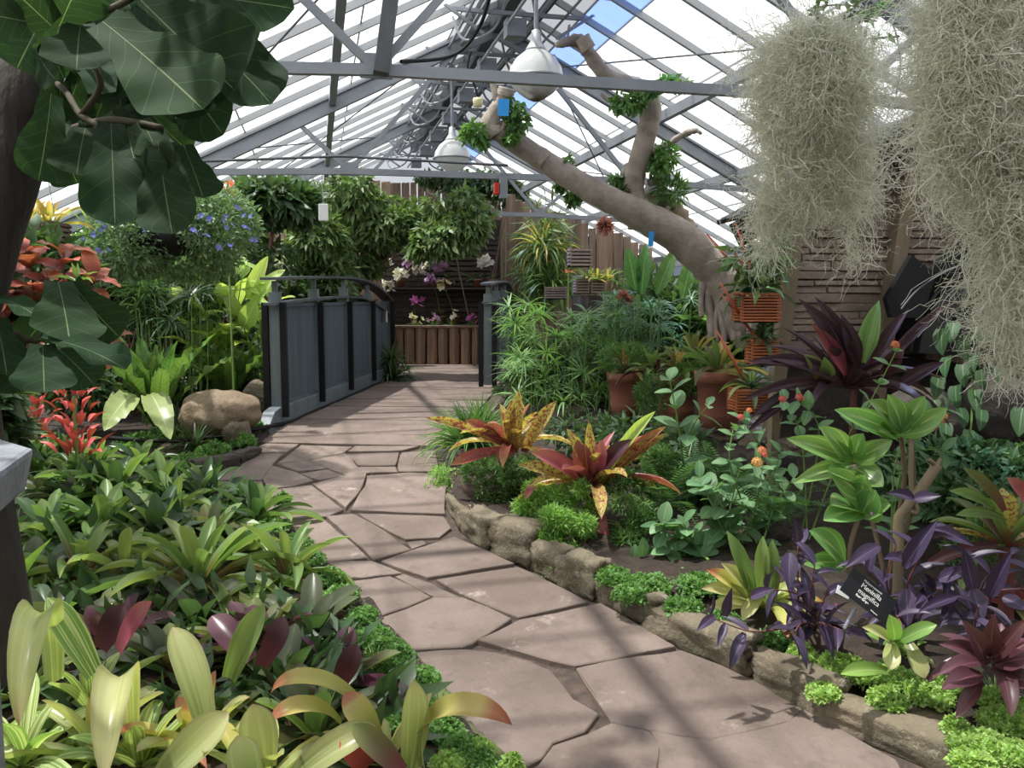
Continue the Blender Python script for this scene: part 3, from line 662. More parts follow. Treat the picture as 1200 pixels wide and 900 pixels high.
# ================================================================ BRIDGE RAILINGS
def railing(label, A, posts, length, side, curb=True, endcap=False):
    """A: ground point of the near end; posts: distances along BD; side: which way the walking side lies"""
    t = thing('bridge_railing', label, 'railing', A); Z = Vector((0, 0, 1)); zt = lambda s: 1.225+.06*math.sin(math.pi*min(1, s/length*.85))-.20*max(0, (s/length-.55)/.45)**2
    pt = lambda s, z, n=0.0: Vector((A.x, A.y, .40))+BD*s+BN*n+Z*z
    if curb:
        m = MB(); prof = [(-.32, -.02), (-.30, .06), (-.18, .145), (-.05, .165), (length+.1, .165), (length+.1, -.1), (-.32, -.1)]
        m.prism([pt(s, 0, -.045)+Z*z for s, z in prof], 0, 0); k = len(prof); m.V = []; m.F = []
        a = [pt(s, z, -.05) for s, z in prof]; b = [pt(s, z, .05) for s, z in prof]
        m.add(a+b, [list(range(k)), list(range(k, 2*k))[::-1]]+[[i, k+i, k+(i+1) % k, (i+1) % k] for i in range(k)])
        m.build('curb', MT['rail'], t, bevel=.006)
    for nm, dz, wd, th in (('top_rail', 0, .15, .022), ('middle_rail', -.205, .11, .02)):
        m = MB(); S = [(-.1)+(length+.2)*i/28 for i in range(29)]; q = [pt(s, zt(s)+dz) for s in S]; k = len(q)
        V = [p+BN*e*wd/2+Z*h for p in q for e, h in ((-1, -th), (1, -th), (1, 0), (-1, 0))]
        m.add(V, [[4*i+j, 4*i+(j+1) % 4, 4*i+4+(j+1) % 4, 4*i+4+j] for i in range(k-1) for j in range(4)]+[[0, 1, 2, 3], [4*k-4, 4*k-3, 4*k-2, 4*k-1]])
        m.build(nm, MT['darksteel'], t)
    for i, s in enumerate(posts):
        z1 = zt(s)-.03
        p = MB().box(pt(s, (z1-.09+.1)/2), (.07, .09, z1-.09-.1), Matrix((BD, BN, Z)).transposed()); p.box(pt(s, z1-.05), (.035, .045, .1), Matrix((BD, BN, Z)).transposed())
        po = p.build('post', MT['rail'], t, bevel=.004)
        q = MB()
        for n in ((-.075, .075) if i == 0 else (.075*side,)): q.box(pt(s-.03, .55, n), (.04, .05, .94), Matrix((BD, BN, Z)).transposed())
        q.build('batten', MT['black'], po)
    for s0, s1 in zip(posts[:-1], posts[1:]):
        n = int((s1-s0-.08)/.036); m = MB(); st = (s1-s0-.08)/n
        V = []; Fs = []
        for j in range(n*2+1):
            s = s0+.04+j*st/2; o = .012 if j % 2 else -.004
            for z in (.19, .985): V.append(pt(s, z, o))
        for j in range(n*2): Fs.append((2*j, 2*j+2, 2*j+3, 2*j+1))
        m.add(V, Fs); m.bar(pt(s0+.03, 1.0), pt(s1-.03, 1.0), .05, .03); m.bar(pt(s0+.03, .18), pt(s1-.03, .18), .05, .03)
        m.build('ribbed_panel', MT['panel'], t)
    return t
RL = (Vector((A1.x, A1.y, 0))-Vector((A0.x, A0.y, 0))).length
rl = railing('grey bridge railing on the left with ribbed panels and arched handrail', A0, [.03, 1.08, 2.14, 3.2, RL], RL, 1)
Bp = P(572, 460, 9.5); railing('grey bridge railing on the right seen end on beside the papyrus', Vector((Bp.x, Bp.y, .4)), [.0, 1.05, 2.3, 3.4], 3.4, -1, False)
sg = MB().box((0, 0, 0), (.14, .012, .14)).build('notice', MT['white']); sg.location = PV(446, 371, A0, A1)+BN*.06; sg.rotation_euler = (0, 0, math.atan2(BN.y, BN.x)-math.pi/2+.5)
tag(sg, 'small white notice fixed at the far end of the left railing', 'sign')
# ================================================================ FAR WALLS
def log_me(r, h, seed):
    rg = random.Random(seed); m = MB(); n = 9; V = []; Fs = []
    for z in (0, h*.5, h):
        for j in range(n):
            a = 2*math.pi*j/n; rr = r*rg.uniform(.9, 1.06); V.append((rr*math.cos(a), rr*math.sin(a), z))
    for i in range(2):
        for j in range(n): Fs.append([i*n+j, i*n+(j+1) % n, (i+1)*n+(j+1) % n, (i+1)*n+j])
    Fs.append(list(range(2*n, 3*n))); return mesh('log', V, Fs)
LM = [log_me(.084, .60, i) for i in range(4)]
W0, W1 = P(428, 427, 13.6), P(606, 427, 13.6); W0.z = W1.z = .40; wd_ = (W1-W0); wl_ = wd_.length; wx = wd_/wl_; wa = math.atan2(wx.y, wx.x)
lw = thing('log_retaining_wall', 'low retaining wall of upright brown logs at the end of the path', 'wall', W0)
for i in range(int(wl_/.178)+1):
    obj('log', LM[i % 4], MT['log'], lw, Matrix.Translation(W0+wx*.178*i) @ Matrix.Rotation(wa+(math.pi if i % 3 == 0 else 0), 4, 'Z'))
m = MB(); m.bar(W0+Vector((0, 0, .615)), W1+Vector((0, 0, .615)), .2, .03); m.build('cap_board', MT['slab'], lw)
ob = MB().bar(W0+wx*-.2+Vector((-wx.y, wx.x, 0))*.35+Vector((0, 0, .29)), W1+wx*.2+Vector((-wx.y, wx.x, 0))*.35+Vector((0, 0, .29)), .6, .56).build('soil_fill', MT['soil'], lw)
# tall slab fence across the end
wall_back = bpy.data.objects.new('wall_back', None); link(wall_back); wall_back['kind'] = 'structure'
YB = 14.5; zr = lambda x: 4.06-.505*abs(x-1.65)
x = -3.3; i = 0
while x < 5.45:
    wv = rng.uniform(.10, .19); h = min(3.42, zr(x+wv/2)-.10)+rng.uniform(-.06, .0)
    m = MB(); a = rng.uniform(-.012, .012); y0 = YB+rng.uniform(-.02, .02)
    V = [(x, y0, .38), (x+wv-.012, y0, .38), (x+wv-.012+a, y0+rng.uniform(-.01, .01), h), (x+a, y0, h-rng.uniform(0, .05)), (x+.01, y0+.05, .38), (x+wv-.02, y0+.05, .38), (x+wv-.02+a, y0+.05, h), (x+.01+a, y0+.05, h)]
    m.add(V, [[0, 1, 2, 3], [1, 5, 6, 2], [3, 2, 6, 7], [4, 0, 3, 7], [5, 4, 7, 6]])
    m.build('board', MT['slab'], wall_back); x += wv; i += 1
MB().add([(-3.4, YB+.07, .3), (5.2, YB+.07, .3), (5.2, YB+.07, 2.0), (4.3, YB+.07, 2.3), (2.6, YB+.07, 3.1), (-.5, YB+.07, 2.7), (-3.4, YB+.07, 1.2)], [list(range(7))]).build('backing', MT['dark_rock'], wall_back)  # added dark sheet so no light shows through the board gaps
fence2 = bpy.data.objects.new('wall_back', None); link(fence2); fence2['kind'] = 'structure'
x = 2.82
while x < 5.1:                                                   # nearer stretch of slab fence right of the niche, top falling with the roof
    wv = rng.uniform(.11, .17); h = 3.03-.34*(x-2.79)+rng.uniform(-.05, .05); a = rng.uniform(-.01, .01); y0 = 12.75+rng.uniform(-.02, .02)
    V = [(x, y0, .38), (x+wv-.006, y0, .38), (x+wv-.006+a, y0, h), (x+a, y0, h-rng.uniform(0, .04)), (x+.004, y0+.05, .38), (x+wv-.01, y0+.05, .38), (x+wv-.01+a, y0+.05, h), (x+.004+a, y0+.05, h)]
    MB().add(V, [[0, 1, 2, 3], [1, 5, 6, 2], [3, 2, 6, 7], [4, 0, 3, 7], [5, 4, 7, 6]]).build('board', MT['slab'], fence2); x += wv
MB().add([(2.85, 12.82, .4), (5.1, 12.82, .4), (5.1, 12.82, 2.1), (2.85, 12.82, 2.85)], [[0, 1, 2, 3]]).build('backing', MT['dark_rock'], fence2)  # dark sheet added behind these boards too, closing their gaps
gab = MB(); gab.add([(-3.5, YB+.12, 2.3), (5.5, YB+.12, 2.0), (5.5, YB+.12, zr(5.5)), (1.65, YB+.12, 4.06), (-3.5, YB+.12, zr(-3.5))], [[0, 1, 2, 3, 4]]); gab.build('gable_pane', MT['pane'], wall_back)
# ================================================================ SIDE WALLS
wall_left = bpy.data.objects.new('wall_left', None); link(wall_left); wall_left['kind'] = 'structure'
XL = -3.75
for i in range(15):
    y = -1.6+i*1.14; MB().box((XL, y+.57, .95), (.012, 1.1, 1.1)).build('pane', MT['sheet'], wall_left); MB().box((XL, y, .9), (.05, .05, 1.3)).build('mullion', MT['steel'], wall_left)
MB().box((XL, 7, .2), (.15, 17.5, .42)).build('plinth', MT['concrete'], wall_left); MB().box((XL, 7, 1.5), (.1, 17.5, .1)).build('eave_beam', MT['steel'], wall_left)
wall_right = bpy.data.objects.new('wall_right', None); link(wall_right); wall_right['kind'] = 'structure'
XR = 5.6
for i in range(15):
    y = -1.6+i*1.14; MB().box((XR, y+.57, 1.45), (.012, 1.1, 1.35)).build('pane', MT['sheet'], wall_right); MB().box((XR, y, 1.45), (.05, .05, 1.5)).build('mullion', MT['steel'], wall_right)
MB().box((XR, 7, .4), (.15, 17.5, .8)).build('plinth', MT['concrete'], wall_right); MB().box((XR-.05, 7, 2.1), (.16, 17.5, .14)).build('eave_beam', MT['darksteel'], wall_right)
# stone clad shed standing inside on the right
shed = bpy.data.objects.new('wall_shed', None); link(shed); shed['kind'] = 'structure'
SO = P(908, 412, 6.0); sx = Vector((math.cos(-.10), math.sin(-.10), 0)); sn = Vector((sx.y, -sx.x, 0))   # wall runs along sx, faces sn
def SP(u, z, n=0): return Vector((SO.x, SO.y, 0))+sx*u+sn*n+Vector((0, 0, z))
SM = Matrix((sx, -sn, Vector((0, 0, 1)))).transposed()
rk = lambda u: 2.02+.54*u                                       # raking roof edge
m = MB(); m.add([SP(0, .4, -.03), SP(3.2, .4, -.03), SP(3.2, rk(3.2), -.03), SP(0, rk(0), -.03)], [[0, 1, 2, 3]]); m.build('backing', MT['ledger'], shed)
z = 1.09
while z < 3.6:
    h = rng.choice((.042, .05, .06, .07)); u = rng.uniform(-.25, 0)
    while u < 2.75:
        l = rng.uniform(.18, .62); a, b = max(0, u), min(2.75, u+l)
        if b-a > .04 and z+h < rk(a)-.02:
            p = rng.choice((0, .01, .02, .035)); m = MB(); e = .002
            V = [SP(a, z, 0), SP(b-e, z, 0), SP(b-e, z+h-e, 0), SP(a, z+h-e, 0)]+[SP(a+rng.uniform(0, .012), z+rng.uniform(0, .008), .015+p), SP(b-e-rng.uniform(0, .012), z+rng.uniform(0, .008), .015+p+rng.uniform(-.008, .008)), SP(b-e-rng.uniform(0, .01), z+h-e-rng.uniform(0, .01), .012+p), SP(a, z+h-e-rng.uniform(0, .01), .012+p)]
            m.add(V, [[4, 5, 6, 7], [0, 1, 5, 4], [2, 3, 7, 6], [1, 2, 6, 5], [3, 0, 4, 7]]); m.build('ledger_stone', MT['ledger'], shed)
        u += l
    z += h
MB().bar(SP(-.04, .5, .06), SP(.10, rk(.1)-.02, .06), .09, .1, up=sn).build('post', MT['wood'], shed)
MB().bar(SP(.70, .6, .07), SP(.92, rk(.92)-.05, .07), .10, .12, up=sn).build('post', MT['wood'], shed)
MB().bar(SP(0, 1.04, .03), SP(.75, 1.04, .03), .08, .08, up=(0, 0, 1)).build('sill_board', MT['wood'], shed)
m = MB(); m.bar(SP(-.35, rk(-.35)+.05, .12), SP(3.0, rk(3.0)+.05, .12), .10, .16); m.bar(SP(-.35, rk(-.35)+.16, .0), SP(3.0, rk(3.0)+.16, .0), .5, .03); m.build('roof_beam', MT['black'], shed)
MB().box(SP(1.7, .5, -.02), (3.3, .06, 1.1), SM).build('lower_wall', MT['dark_rock'], shed)
MB().bar(SP(1.0, 1.06, .42), SP(2.8, 1.06, .42), .4, .05).build('shelf', MT['wood'], shed)
# black arched shelter
bk = thing('black_shelter', 'black arched shelter with two pointed fins leaning against the stone wall', 'shelter', SP(1.75, 1.09, .3))
V = []; n = 14
for i in range(n+1):
    a = math.pi*i/n
    for nn in (.04, .62): V.append(SP(1.62-.78*math.cos(a), 1.09+.66*math.sin(a)*(1 if nn < .3 else .96), nn))
m = MB(); m.add(V, [[2*i, 2*i+1, 2*i+3, 2*i+2] for i in range(n)]+[[2*i+1 for i in range(n+1)]]); m.build('hood', MT['black'], bk, True)
for pts in ([(1040, 372), (1034, 350), (1064, 299), (1092, 322), (1075, 372)], [(1086, 318), (1090, 312), (1128, 274), (1140, 268), (1152, 300), (1135, 330)]):
    q = [P(a, b, 5.75) for a, b in pts]; m = MB(); k = len(q); s = sn*.05
    m.add(q+[v+s for v in q], [list(range(k)), list(range(k, 2*k))[::-1]]+[[i, k+i, k+(i+1) % k, (i+1) % k] for i in range(k)]); m.build('fin', MT['black'], bk)
m = MB().tube(spline([P(1056, 362, 5.35), P(1075, 340, 5.35), P(1105, 320, 5.35), P(1143, 304, 5.35)], 6), .006, 5); m.build('wire_edge', MT['darksteel'], bk)
# ================================================================ ROOF
def roof(side, rows):
    root = bpy.data.objects.new('ceiling', None); link(root); root['kind'] = 'structure'
    sgn = 1 if side == 'r' else -1; ca, sa = math.cos(math.atan(.505)), math.sin(math.atan(.505))
    pos = lambda s: (1.65+sgn*s*ca, 4.06-s*sa)
    Y0, Y1, B = -2.35, 14.6, .583; n = int((Y1-Y0)/B)
    for s0, s1, mat in rows:
        (xa, za), (xb, zb) = pos(s0), pos(s1)
        me = mesh('pane', [(xa, .012, za), (xb, .012, zb), (xb, B-.012, zb), (xa, B-.012, za), (xa, .012, za+.006), (xb, .012, zb+.006), (xb, B-.012, zb+.006), (xa, B-.012, za+.006)], [[0, 1, 2, 3], [4, 5, 6, 7], [0, 1, 5, 4], [1, 2, 6, 5], [2, 3, 7, 6], [3, 0, 4, 7]])
        me.materials.append(MT[mat])
        for i in range(n): obj('pane', me, None, root, Matrix.Translation((0, Y0+i*B, 0)))
        MB().bar((xb, Y0, zb-.004), (xb, Y1, zb-.004), .012, .014).build('lap_bar', MT['alu'], root)
    smax = rows[-1][1]; (xa, za), (xb, zb) = pos(0), pos(smax)
    me = MB().bar((xa, 0, za-.03), (xb, 0, zb-.03), .032, .05).me('glazing_bar'); me.materials.append(MT['alu'])
    for i in range(n+1): obj('glazing_bar', me, None, root, Matrix.Translation((0, Y0+i*B, 0)))
    return root, pos
RR, posr = roof('r', [(0, .62, 'pane_grey'), (.62, .92, 'pane_sky_tint'), (.92, 1.75, 'pane'), (1.75, 2.6, 'pane'), (2.6, 3.4, 'pane'), (3.4, 4.4, 'pane')])
RLF, posl = roof('l', [(0, .45, 'pane_grey'), (.45, 1.45, 'pane'), (1.45, 2.5, 'pane'), (2.5, 3.55, 'pane'), (3.55, 4.6, 'pane'), (4.6, 6.05, 'pane')])
Y0, Y1 = -2.35, 14.6
for X, w_, root in ((YP(765, 125, 7.95).x, .06, RR), (YP(866, 186, 7.95).x, .06, RR), (5.5, .09, RR), (YP(389, 98, 7.95).x, .06, RLF), (-1.35, .06, RLF), (-2.6, .06, RLF)):
    MB().bar((X, Y0, zr(X)-.12), (X, Y1, zr(X)-.12), w_, .09).build('purlin', MT['steel'], root)
m = MB(); m.bar((1.65, Y0, 3.96), (1.65, Y1, 3.96), .10, .16); m.bar((1.40, Y0, 3.88), (1.40, Y1, 3.88), .05, .06); m.bar((1.92, Y0, 3.86), (1.92, Y1, 3.86), .05, .06); m.build('ridge_beam', MT['darksteel'], RR)
for dx, dz, r in ((-.30, -.30, .018), (-.42, -.34, .012), (.22, -.26, .02), (-.1, -.42, .014), (.38, -.33, .012)):
    MB().tube([(1.65+dx, Y0, 4.06+dz), (1.65+dx, Y1, 4.06+dz)], r, 6).build('ridge_pipe', MT['steel'], RR)
# vent gear: arms and gear boxes along the ridge
y = 3.4
while y < 14.2:
    m = MB()
    for s in (-1, 1):
        m.bar((1.65, y, 3.72), (1.65+s*.55, y+.05, 3.74), .03, .03); m.bar((1.65+s*.3, y, 3.55), (1.65+s*.62, y, 3.76), .022, .022); m.tube(spline([(1.65+s*.1, y, 3.86), (1.65+s*.2, y+.1, 3.62), (1.65+s*.42, y+.2, 3.55), (1.65+s*.5, y+.3, 3.76)], 5), .012, 5)
    m.bar((1.65, y, 3.9), (1.65, y, 3.45), .03, .03); m.box((1.62, y+.06, 3.62), (.16, .14, .14)); m.build('vent_gear', MT['steel'], RR); y += 1.17
def truss(Y, vt):
    t = bpy.data.objects.new('truss', None); COL.objects.link(t); t.parent = RR; o = lambda n, mb, mat='steel': mb.build(n, MT[mat], t)
    Z = lambda X: zr(X)-.20
    for s in (-1, 1):
        e = 1.65+s*(3.85 if s > 0 else 5.2); m = MB(); m.bar((1.65, Y, Z(1.65)), (e, Y, Z(e)), .07, .035); m.bar((1.65, Y, Z(1.65)+.12), (e, Y, Z(e)+.12), .07, .02); m.bar((1.65, Y, Z(1.65)+.06), (e, Y, Z(e)+.06), .014, .12); o('rafter', m)
    JL, JR, zc = .32, 3.0, 2.59; xl, xr = -1.55, 4.75
    o('bottom_chord', MB().bar((xl, Y, zc-.07), (JL, Y, zc), .045, .055)); o('bottom_chord', MB().bar((JL, Y, zc), (JR, Y, zc), .045, .055)); o('bottom_chord', MB().bar((JR, Y, zc), (xr, Y, zc-.07), .045, .055))
    for J, s in ((JL, -1), (JR, 1)):
        o('strut', MB().bar((J, Y, zc), (J+s*.42, Y, Z(J+s*.42)), .035, .04)); o('strut', MB().bar((J, Y, zc), (J-s*.95, Y, Z(J-s*.95)), .035, .04))
        o('gusset', MB().box((J, Y, zc+.02), (.16, .02, .12)))
    if vt:
        o('strut', MB().bar((JL+.02, Y-.06, zc-.03), (JL+.12, Y-.06, Z(JL+.12)), .075, .075), 'darksteel')
    o('hanger_rod', MB().bar((1.83, Y, zc), (1.83, Y, Z(1.83)), .018, .018))
for i, Y in enumerate((.95, 4.45, 7.95, 11.45)): truss(Y, i == 1)
# slender bracing between trusses
for a, b in (((3.3, 4.45, 2.95), (2.2, 7.95, 3.6)), ((2.2, 7.95, 3.6), (4.2, 11.45, 2.6)), ((.3, 4.45, 3.2), (-1.4, 7.95, 2.4)), ((-.6, 7.95, 2.75), (.9, 11.45, 3.55)), ((4.4, 7.95, 2.5), (2.9, 11.45, 3.25)), ((.9, 7.95, 3.5), (-1, 11.45, 2.6))):
    MB().tube([a, b], .007, 5).build('brace_rod', MT['darksteel'], RR)
q = [P(470, 72, 4.5), P(520, 68, 4.9), P(545, 55, 5.0), P(565, 25, 4.9), P(578, -20, 4.6)]
MB().tube(spline(q, 8), .011, 6).build('cable', MT['black'], RR)
pp = MB().tube([P(150, 203, 7.0), P(213, 190, 7.0), P(400, 183, 7.3), P(595, 194, 7.6)], .012, 8).build('spray_pipe', MT['darksteel'])
tag(pp, 'thin green-grey pipe strung below the roof truss', 'pipe')

wall_unseen = bpy.data.objects.new('wall_unseen', None); link(wall_unseen); wall_unseen['kind'] = 'structure'  # unseen board wall behind the camera, added to cut the ambient light
for i in range(30): MB().box((-3.6+i*.3, -2.4, 1.1), (.28, .05, 2.2)).build('board', MT['slab'], wall_unseen)
# ================================================================ LAMPS AND THINGS HUNG FROM THE ROOF
def lamp(px, py, d, wpx, label, grime):
    c = P(px, py, d); r = wpx*d/F/2
    t = thing('pendant_lamp', label, 'lamp', c, 'glass pendant lamps under the ridge')
    up = MB().lathe([(.34*r, 1.02*r), (.40*r, .95*r), (.72*r, .70*r), (.93*r, .36*r), (r, .02*r)], 28, c).build('upper_glass', MT['lampglass'], t, True)
    lo = MB().lathe([(r, 0), (.86*r, -.22*r), (.6*r, -.48*r), (.3*r, -.68*r), (.12*r, -.76*r), (0.001, -.78*r)], 28, c).build('lower_glass', grime, t, True)
    MB().lathe([(1.0*r, .05*r), (1.06*r, .04*r), (1.06*r, -.04*r), (1.0*r, -.05*r)], 28, c).build('clamp_ring', MT['steel'], t, True)
    MB().lathe([(.05*r, 1.72*r), (.16*r, 1.66*r), (.2*r, 1.3*r), (.36*r, 1.04*r), (.4*r, .96*r), (.05*r, .95*r)], 20, c).build('cap', MT['alu'], t, True)
    z1 = zr(c.x)-.16; MB().tube([c+Vector((0, 0, 1.6*r)), Vector((c.x, c.y, z1))], .014, 8).build('rod', MT['steel'], t)
def grimy():
    N = NT('frosted_glass_brown_grime'); t = N.n('TexCoord').outputs['Object']; sp = N.n('SeparateXYZ'); N.put(sp.inputs[0], t)
    g = N.math('MULTIPLY', step(N, N.noise(7, 4, t), .36, .52), step(N, sp.outputs[2], gl_z+.02, gl_z-.07))
    a = N.n('BsdfPrincipled'); N.put(a.inputs['Base Color'], N.mix(g, (.6, .62, .61, 1), C('#4a3a20'))); a.inputs['Roughness'].default_value = .15
    b = N.n('BsdfTranslucent'); N.put(b.inputs[0], N.mix(g, (.8, .8, .78, 1), C('#4a3a20'))); m = N.n('MixShader'); m.inputs[0].default_value = .28
    N.put(m.inputs[1], a.outputs[0]); N.put(m.inputs[2], b.outputs[0]); return N.done(m.outputs[0])
gl_z = -.07+P(628, 93, 5.6).z
lamp(628, 93, 5.6, 66, 'large frosted glass pendant lamp with brown grime at its base, near the front truss', grimy())
lamp(530, 186, 8.7, 43, 'smaller-looking frosted glass pendant lamp further along the ridge above the vines', MT['lampglass'])
t = thing('bulb_lamp', 'small cream bulb hanging on black cables by the bare branch', 'lamp', P(560, 118, 7.2))
c = P(560, 118, 7.2); MB().lathe([(.001, -.06), (.035, -.05), (.045, 0), (.04, .02), (.001, .025)], 14, c).build('bulb', plain('cream_glass', '#d8cfa0', .3), t, True)
MB().tube(spline([c+Vector((0, 0, .02)), P(556, 100, 7.2), P(548, 80, 7.2), P(552, 60, 7.2)], 5), .01, 5).build('cable', MT['black'], t)
t = thing('sensor_box', 'pale grey sensor box hanging on a wire from the truss left of the vines', 'sensor', P(379, 249, 7.6)); c = P(379, 249, 7.6)
MB().box(c, (.085, .05, .15)).build('case', MT['white'], t, bevel=.008); MB().tube([c+Vector((0, 0, .07)), P(377, 203, 7.6)], .004, 5).build('wire', MT['steel'], t)
t = thing('control_box', 'grey control box with a red cover fixed below the truss', 'control box', P(585, 220, 7.9)); c = P(586, 220, 7.95)
MB().box(c+Vector((.03, 0, 0)), (.07, .07, .20)).build('case', MT['steel'], t, bevel=.006); MB().box(c+Vector((-.035, 0, -.01)), (.05, .06, .11)).build('red_cover', MT['redbox'], t, bevel=.01)
MB().bar(c+Vector((.03, 0, .1)), c+Vector((.03, 0, .16)), .02, .02, up=(0, 1, 0)).build('bracket', MT['steel'], t)
# ================================================================ THE BARE LEANING TREE
tr = thing('leaning_tree', 'leaning bare grey fig tree with pruned branches and a rooted base', 'tree', P(855, 400, 7.2))
def limb(pts, d0, d1, name='branch', n=14, wob=.06, mat='ficus', parent=tr):
    N = len(pts); D = [d0+(d1-d0)*i/(N-1) for i in range(N)]; S = spline([(*P(x, y, d), r*d/F) for (x, y, r), d in zip(pts, D)], 6)
    k = len(S); rr = random.Random(len(pts)*7+int(pts[0][0])); rad = [max(.006, s[3]*(1+rr.uniform(-wob, wob))) for s in S]
    return MB().tube([s[:3] for s in S], rad, n).build(name, MT[mat], parent, True)
limb([(858, 385, 30), (855, 358, 25), (836, 318, 21), (803, 283, 21), (770, 262, 18.5), (738, 246, 16.5), (690, 221, 14.5), (640, 190, 13), (603, 166, 12.5), (582, 152, 12)], 7.2, 6.5, 'trunk', 18)
limb([(580, 158, 14), (574, 146, 12), (581, 130, 9), (590, 117, 9), (593, 104, 9)], 6.5, 6.4)
limb([(582, 118, 4), (578, 100, 4), (575, 90, 3)], 6.42, 6.4, n=8)
limb([(592, 112, 10), (594, 103, 10)], 6.4, 6.38, 'cut_end', 12)
limb([(752, 262, 17), (745, 240, 14), (743, 215, 12.5), (748, 190, 12), (758, 155, 13), (762, 124, 13), (752, 104, 11), (728, 96, 9), (706, 84, 9), (690, 62, 8), (678, 48, 8), (662, 50, 5), (652, 53, 3)], 7.0, 6.3, 'branch', 14, .09)
limb([(690, 58, 9), (682, 44, 9)], 6.35, 6.33, 'cut_end', 10)
limb([(805, 275, 16), (785, 250, 16), (768, 228, 13), (762, 212, 6)], 7.15, 7.1, 'broken_stub', 12, .18, 'wood')
limb([(740, 210, 12), (736, 198, 10), (733, 192, 3)], 6.95, 6.95, 'cut_end', 10)
limb([(640, 190, 9), (622, 175, 9), (612, 168, 4)], 6.6, 6.65, 'knob', 10)
limb([(760, 215, 5), (778, 205, 4), (786, 196, 3)], 6.9, 6.9, 'twig', 8, .2); limb([(785, 168, 3.5), (800, 158, 4), (815, 153, 3), (822, 157, 1.5)], 6.8, 6.7, 'twig', 8, .25)
limb([(762, 178, 4), (785, 168, 3.5)], 6.8, 6.8, 'twig', 8); limb([(792, 262, 3), (776, 258, 4), (784, 242, 2)], 7.0, 6.9, 'twig', 7, .2); limb([(704, 110, 2), (716, 118, 2.5), (745, 118, 2)], 6.7, 6.7, 'twig', 6)
for i, q in enumerate([[(836, 330, 12), (830, 352, 6), (834, 385, 4), (828, 410, 3)], [(842, 335, 12), (842, 360, 6), (848, 390, 4), (846, 412, 3)], [(852, 345, 12), (855, 375, 6), (861, 400, 4)], [(862, 350, 13), (868, 372, 7), (864, 395, 5), (868, 412, 3)], [(866, 350, 10), (876, 368, 6), (878, 392, 4)], [(828, 326, 8), (822, 346, 4), (822, 372, 3)], [(850, 350, 8), (838, 372, 4), (840, 402, 3)]]):
    limb(q, 7.05, 7.0, 'root', 8, .12)
TUFT = [(560, 158, 17, 16, 6.4), (606, 142, 20, 22, 6.5), (597, 162, 10, 8, 6.45), (735, 117, 19, 17, 6.5), (790, 98, 18, 8, 6.4), (760, 108, 8, 5, 6.4), (778, 183, 20, 24, 6.8), (664, 195, 8, 10, 6.7), (727, 228, 16, 16, 6.95), (668, 232, 12, 10, 6.9), (727, 210, 9, 8, 6.9), (658, 218, 5, 6, 6.9), (737, 222, 7, 8, 6.9)]
for i, (x, y, rx, ry, d) in enumerate(TUFT): foliage(tr, blobs([px_ell(x, y, d, rx*.95, ry*.95)], 5, i), int(50+rx*ry*1.0), .06, .03, 'tuft', i, 'leaf_tuft', down=.5, shell=.3)
foliage(tr, [px_ell(787, 222, 6.9, 16, 13)], 300, .10, .018, 'asparf', 40, 'leaf_tuft', down=-.2, shell=.2)
for x, y, w_, h_, d, l in ((590, 126, 13, 19, 6.2, 'blue tag tied to the upper end of the bare tree branch'), (763, 280, 6, 17, 6.7, 'narrow blue tag hanging under the bare tree trunk')):
    o = MB().box((0, 0, 0), (w_*d/F, .004, h_*d/F)).build('tag', MT['blue']); o.location = P(x, y, d); o.rotation_euler = (0, .05, -YAW); tag(o, l, 'tag')
# ================================================================ leaf kinds
kind('pale', ['pale', 'pale', 'paleorange'], pr_broad, .36, .062, 15, (80, 22), (12, 95), .08)
kind('striped', ['striped'], pr_strap, .34, .052, 16, (75, 15), (20, 90), .07)
kind('maroon', ['maroon', 'maroon', 'maroongreen'], pr_broad, .23, .062, 16, (72, 15), (5, 50), .08)
kind('olive', ['maroongreen', 'green', 'darkfill'], pr_broad, .25, .060, 16, (72, 15), (8, 60), .08)
kind('strap', ['strap', 'strap', 'green'], pr_strap, .40, .036, 20, (80, 25), (30, 120), .06)
kind('green', ['green', 'green', 'dark'], pr_broad, .33, .056, 16, (78, 18), (12, 80), .07)
kind('lime', ['lime', 'lime', 'green'], pr_lance, .40, .055, 14, (75, 15), (10, 80), .08)
kind('dark', ['dark', 'darkfill'], pr_broad, .26, .058, 15, (70, 10), (10, 65), .07)
kind('cordy', ['cordy'], pr_cordy, .62, .085, 22, (82, 8), (8, 70), .06)
kind('speckle', ['speckle', 'speckle', 'speckred'], pr_strap, .36, .055, 17, (80, 14), (5, 70), .06)
kind('rose', ['rosered', 'speckle', 'speckred', 'speckle'], pr_strap, .40, .055, 18, (80, 14), (5, 65), .06)
kind('wine', ['wine'], pr_oval, .20, .062, 20, (75, -5), (5, 60), .08)
kind('scarlet', ['scarlet'], pr_cordy, .085, .026, 16, (85, 48), (10, 60), .1, nseg=5, r0=.08)
kind('nest', ['nest'], pr_oval, .66, .088, 20, (88, 54), (5, 40), .03, wav=.045, waves=6, nseg=12)
kind('canna', ['canna'], pr_oval, .42, .15, 12, (85, 30), (10, 70), .05)
kind('yellow', ['yellowbrom'], pr_strap, .24, .028, 18, (85, 35), (10, 60), .05)
kind('liri', ['liri'], pr_grass, .34, .012, 90, (85, 25), (15, 110), .02, nseg=6, nc=2, lin=.75)
kind('spider', ['liri', 'green', 'dark'], pr_grass, .34, .018, 46, (85, 10), (30, 150), .02, nseg=7, nc=2, lin=.7)
kind('fern', ['fern'], pr_lance, .4, .3, 12, (75, 25), (20, 70))
kind('brom_small', ['green', 'yellowbrom', 'maroongreen'], pr_strap, .26, .03, 18, (82, 20), (10, 70), .05)
kind('philo', ['philo'], pr_oval, .45, .19, 10, (80, 20), (15, 60), .04, wav=.05, waves=3, r0=.1)
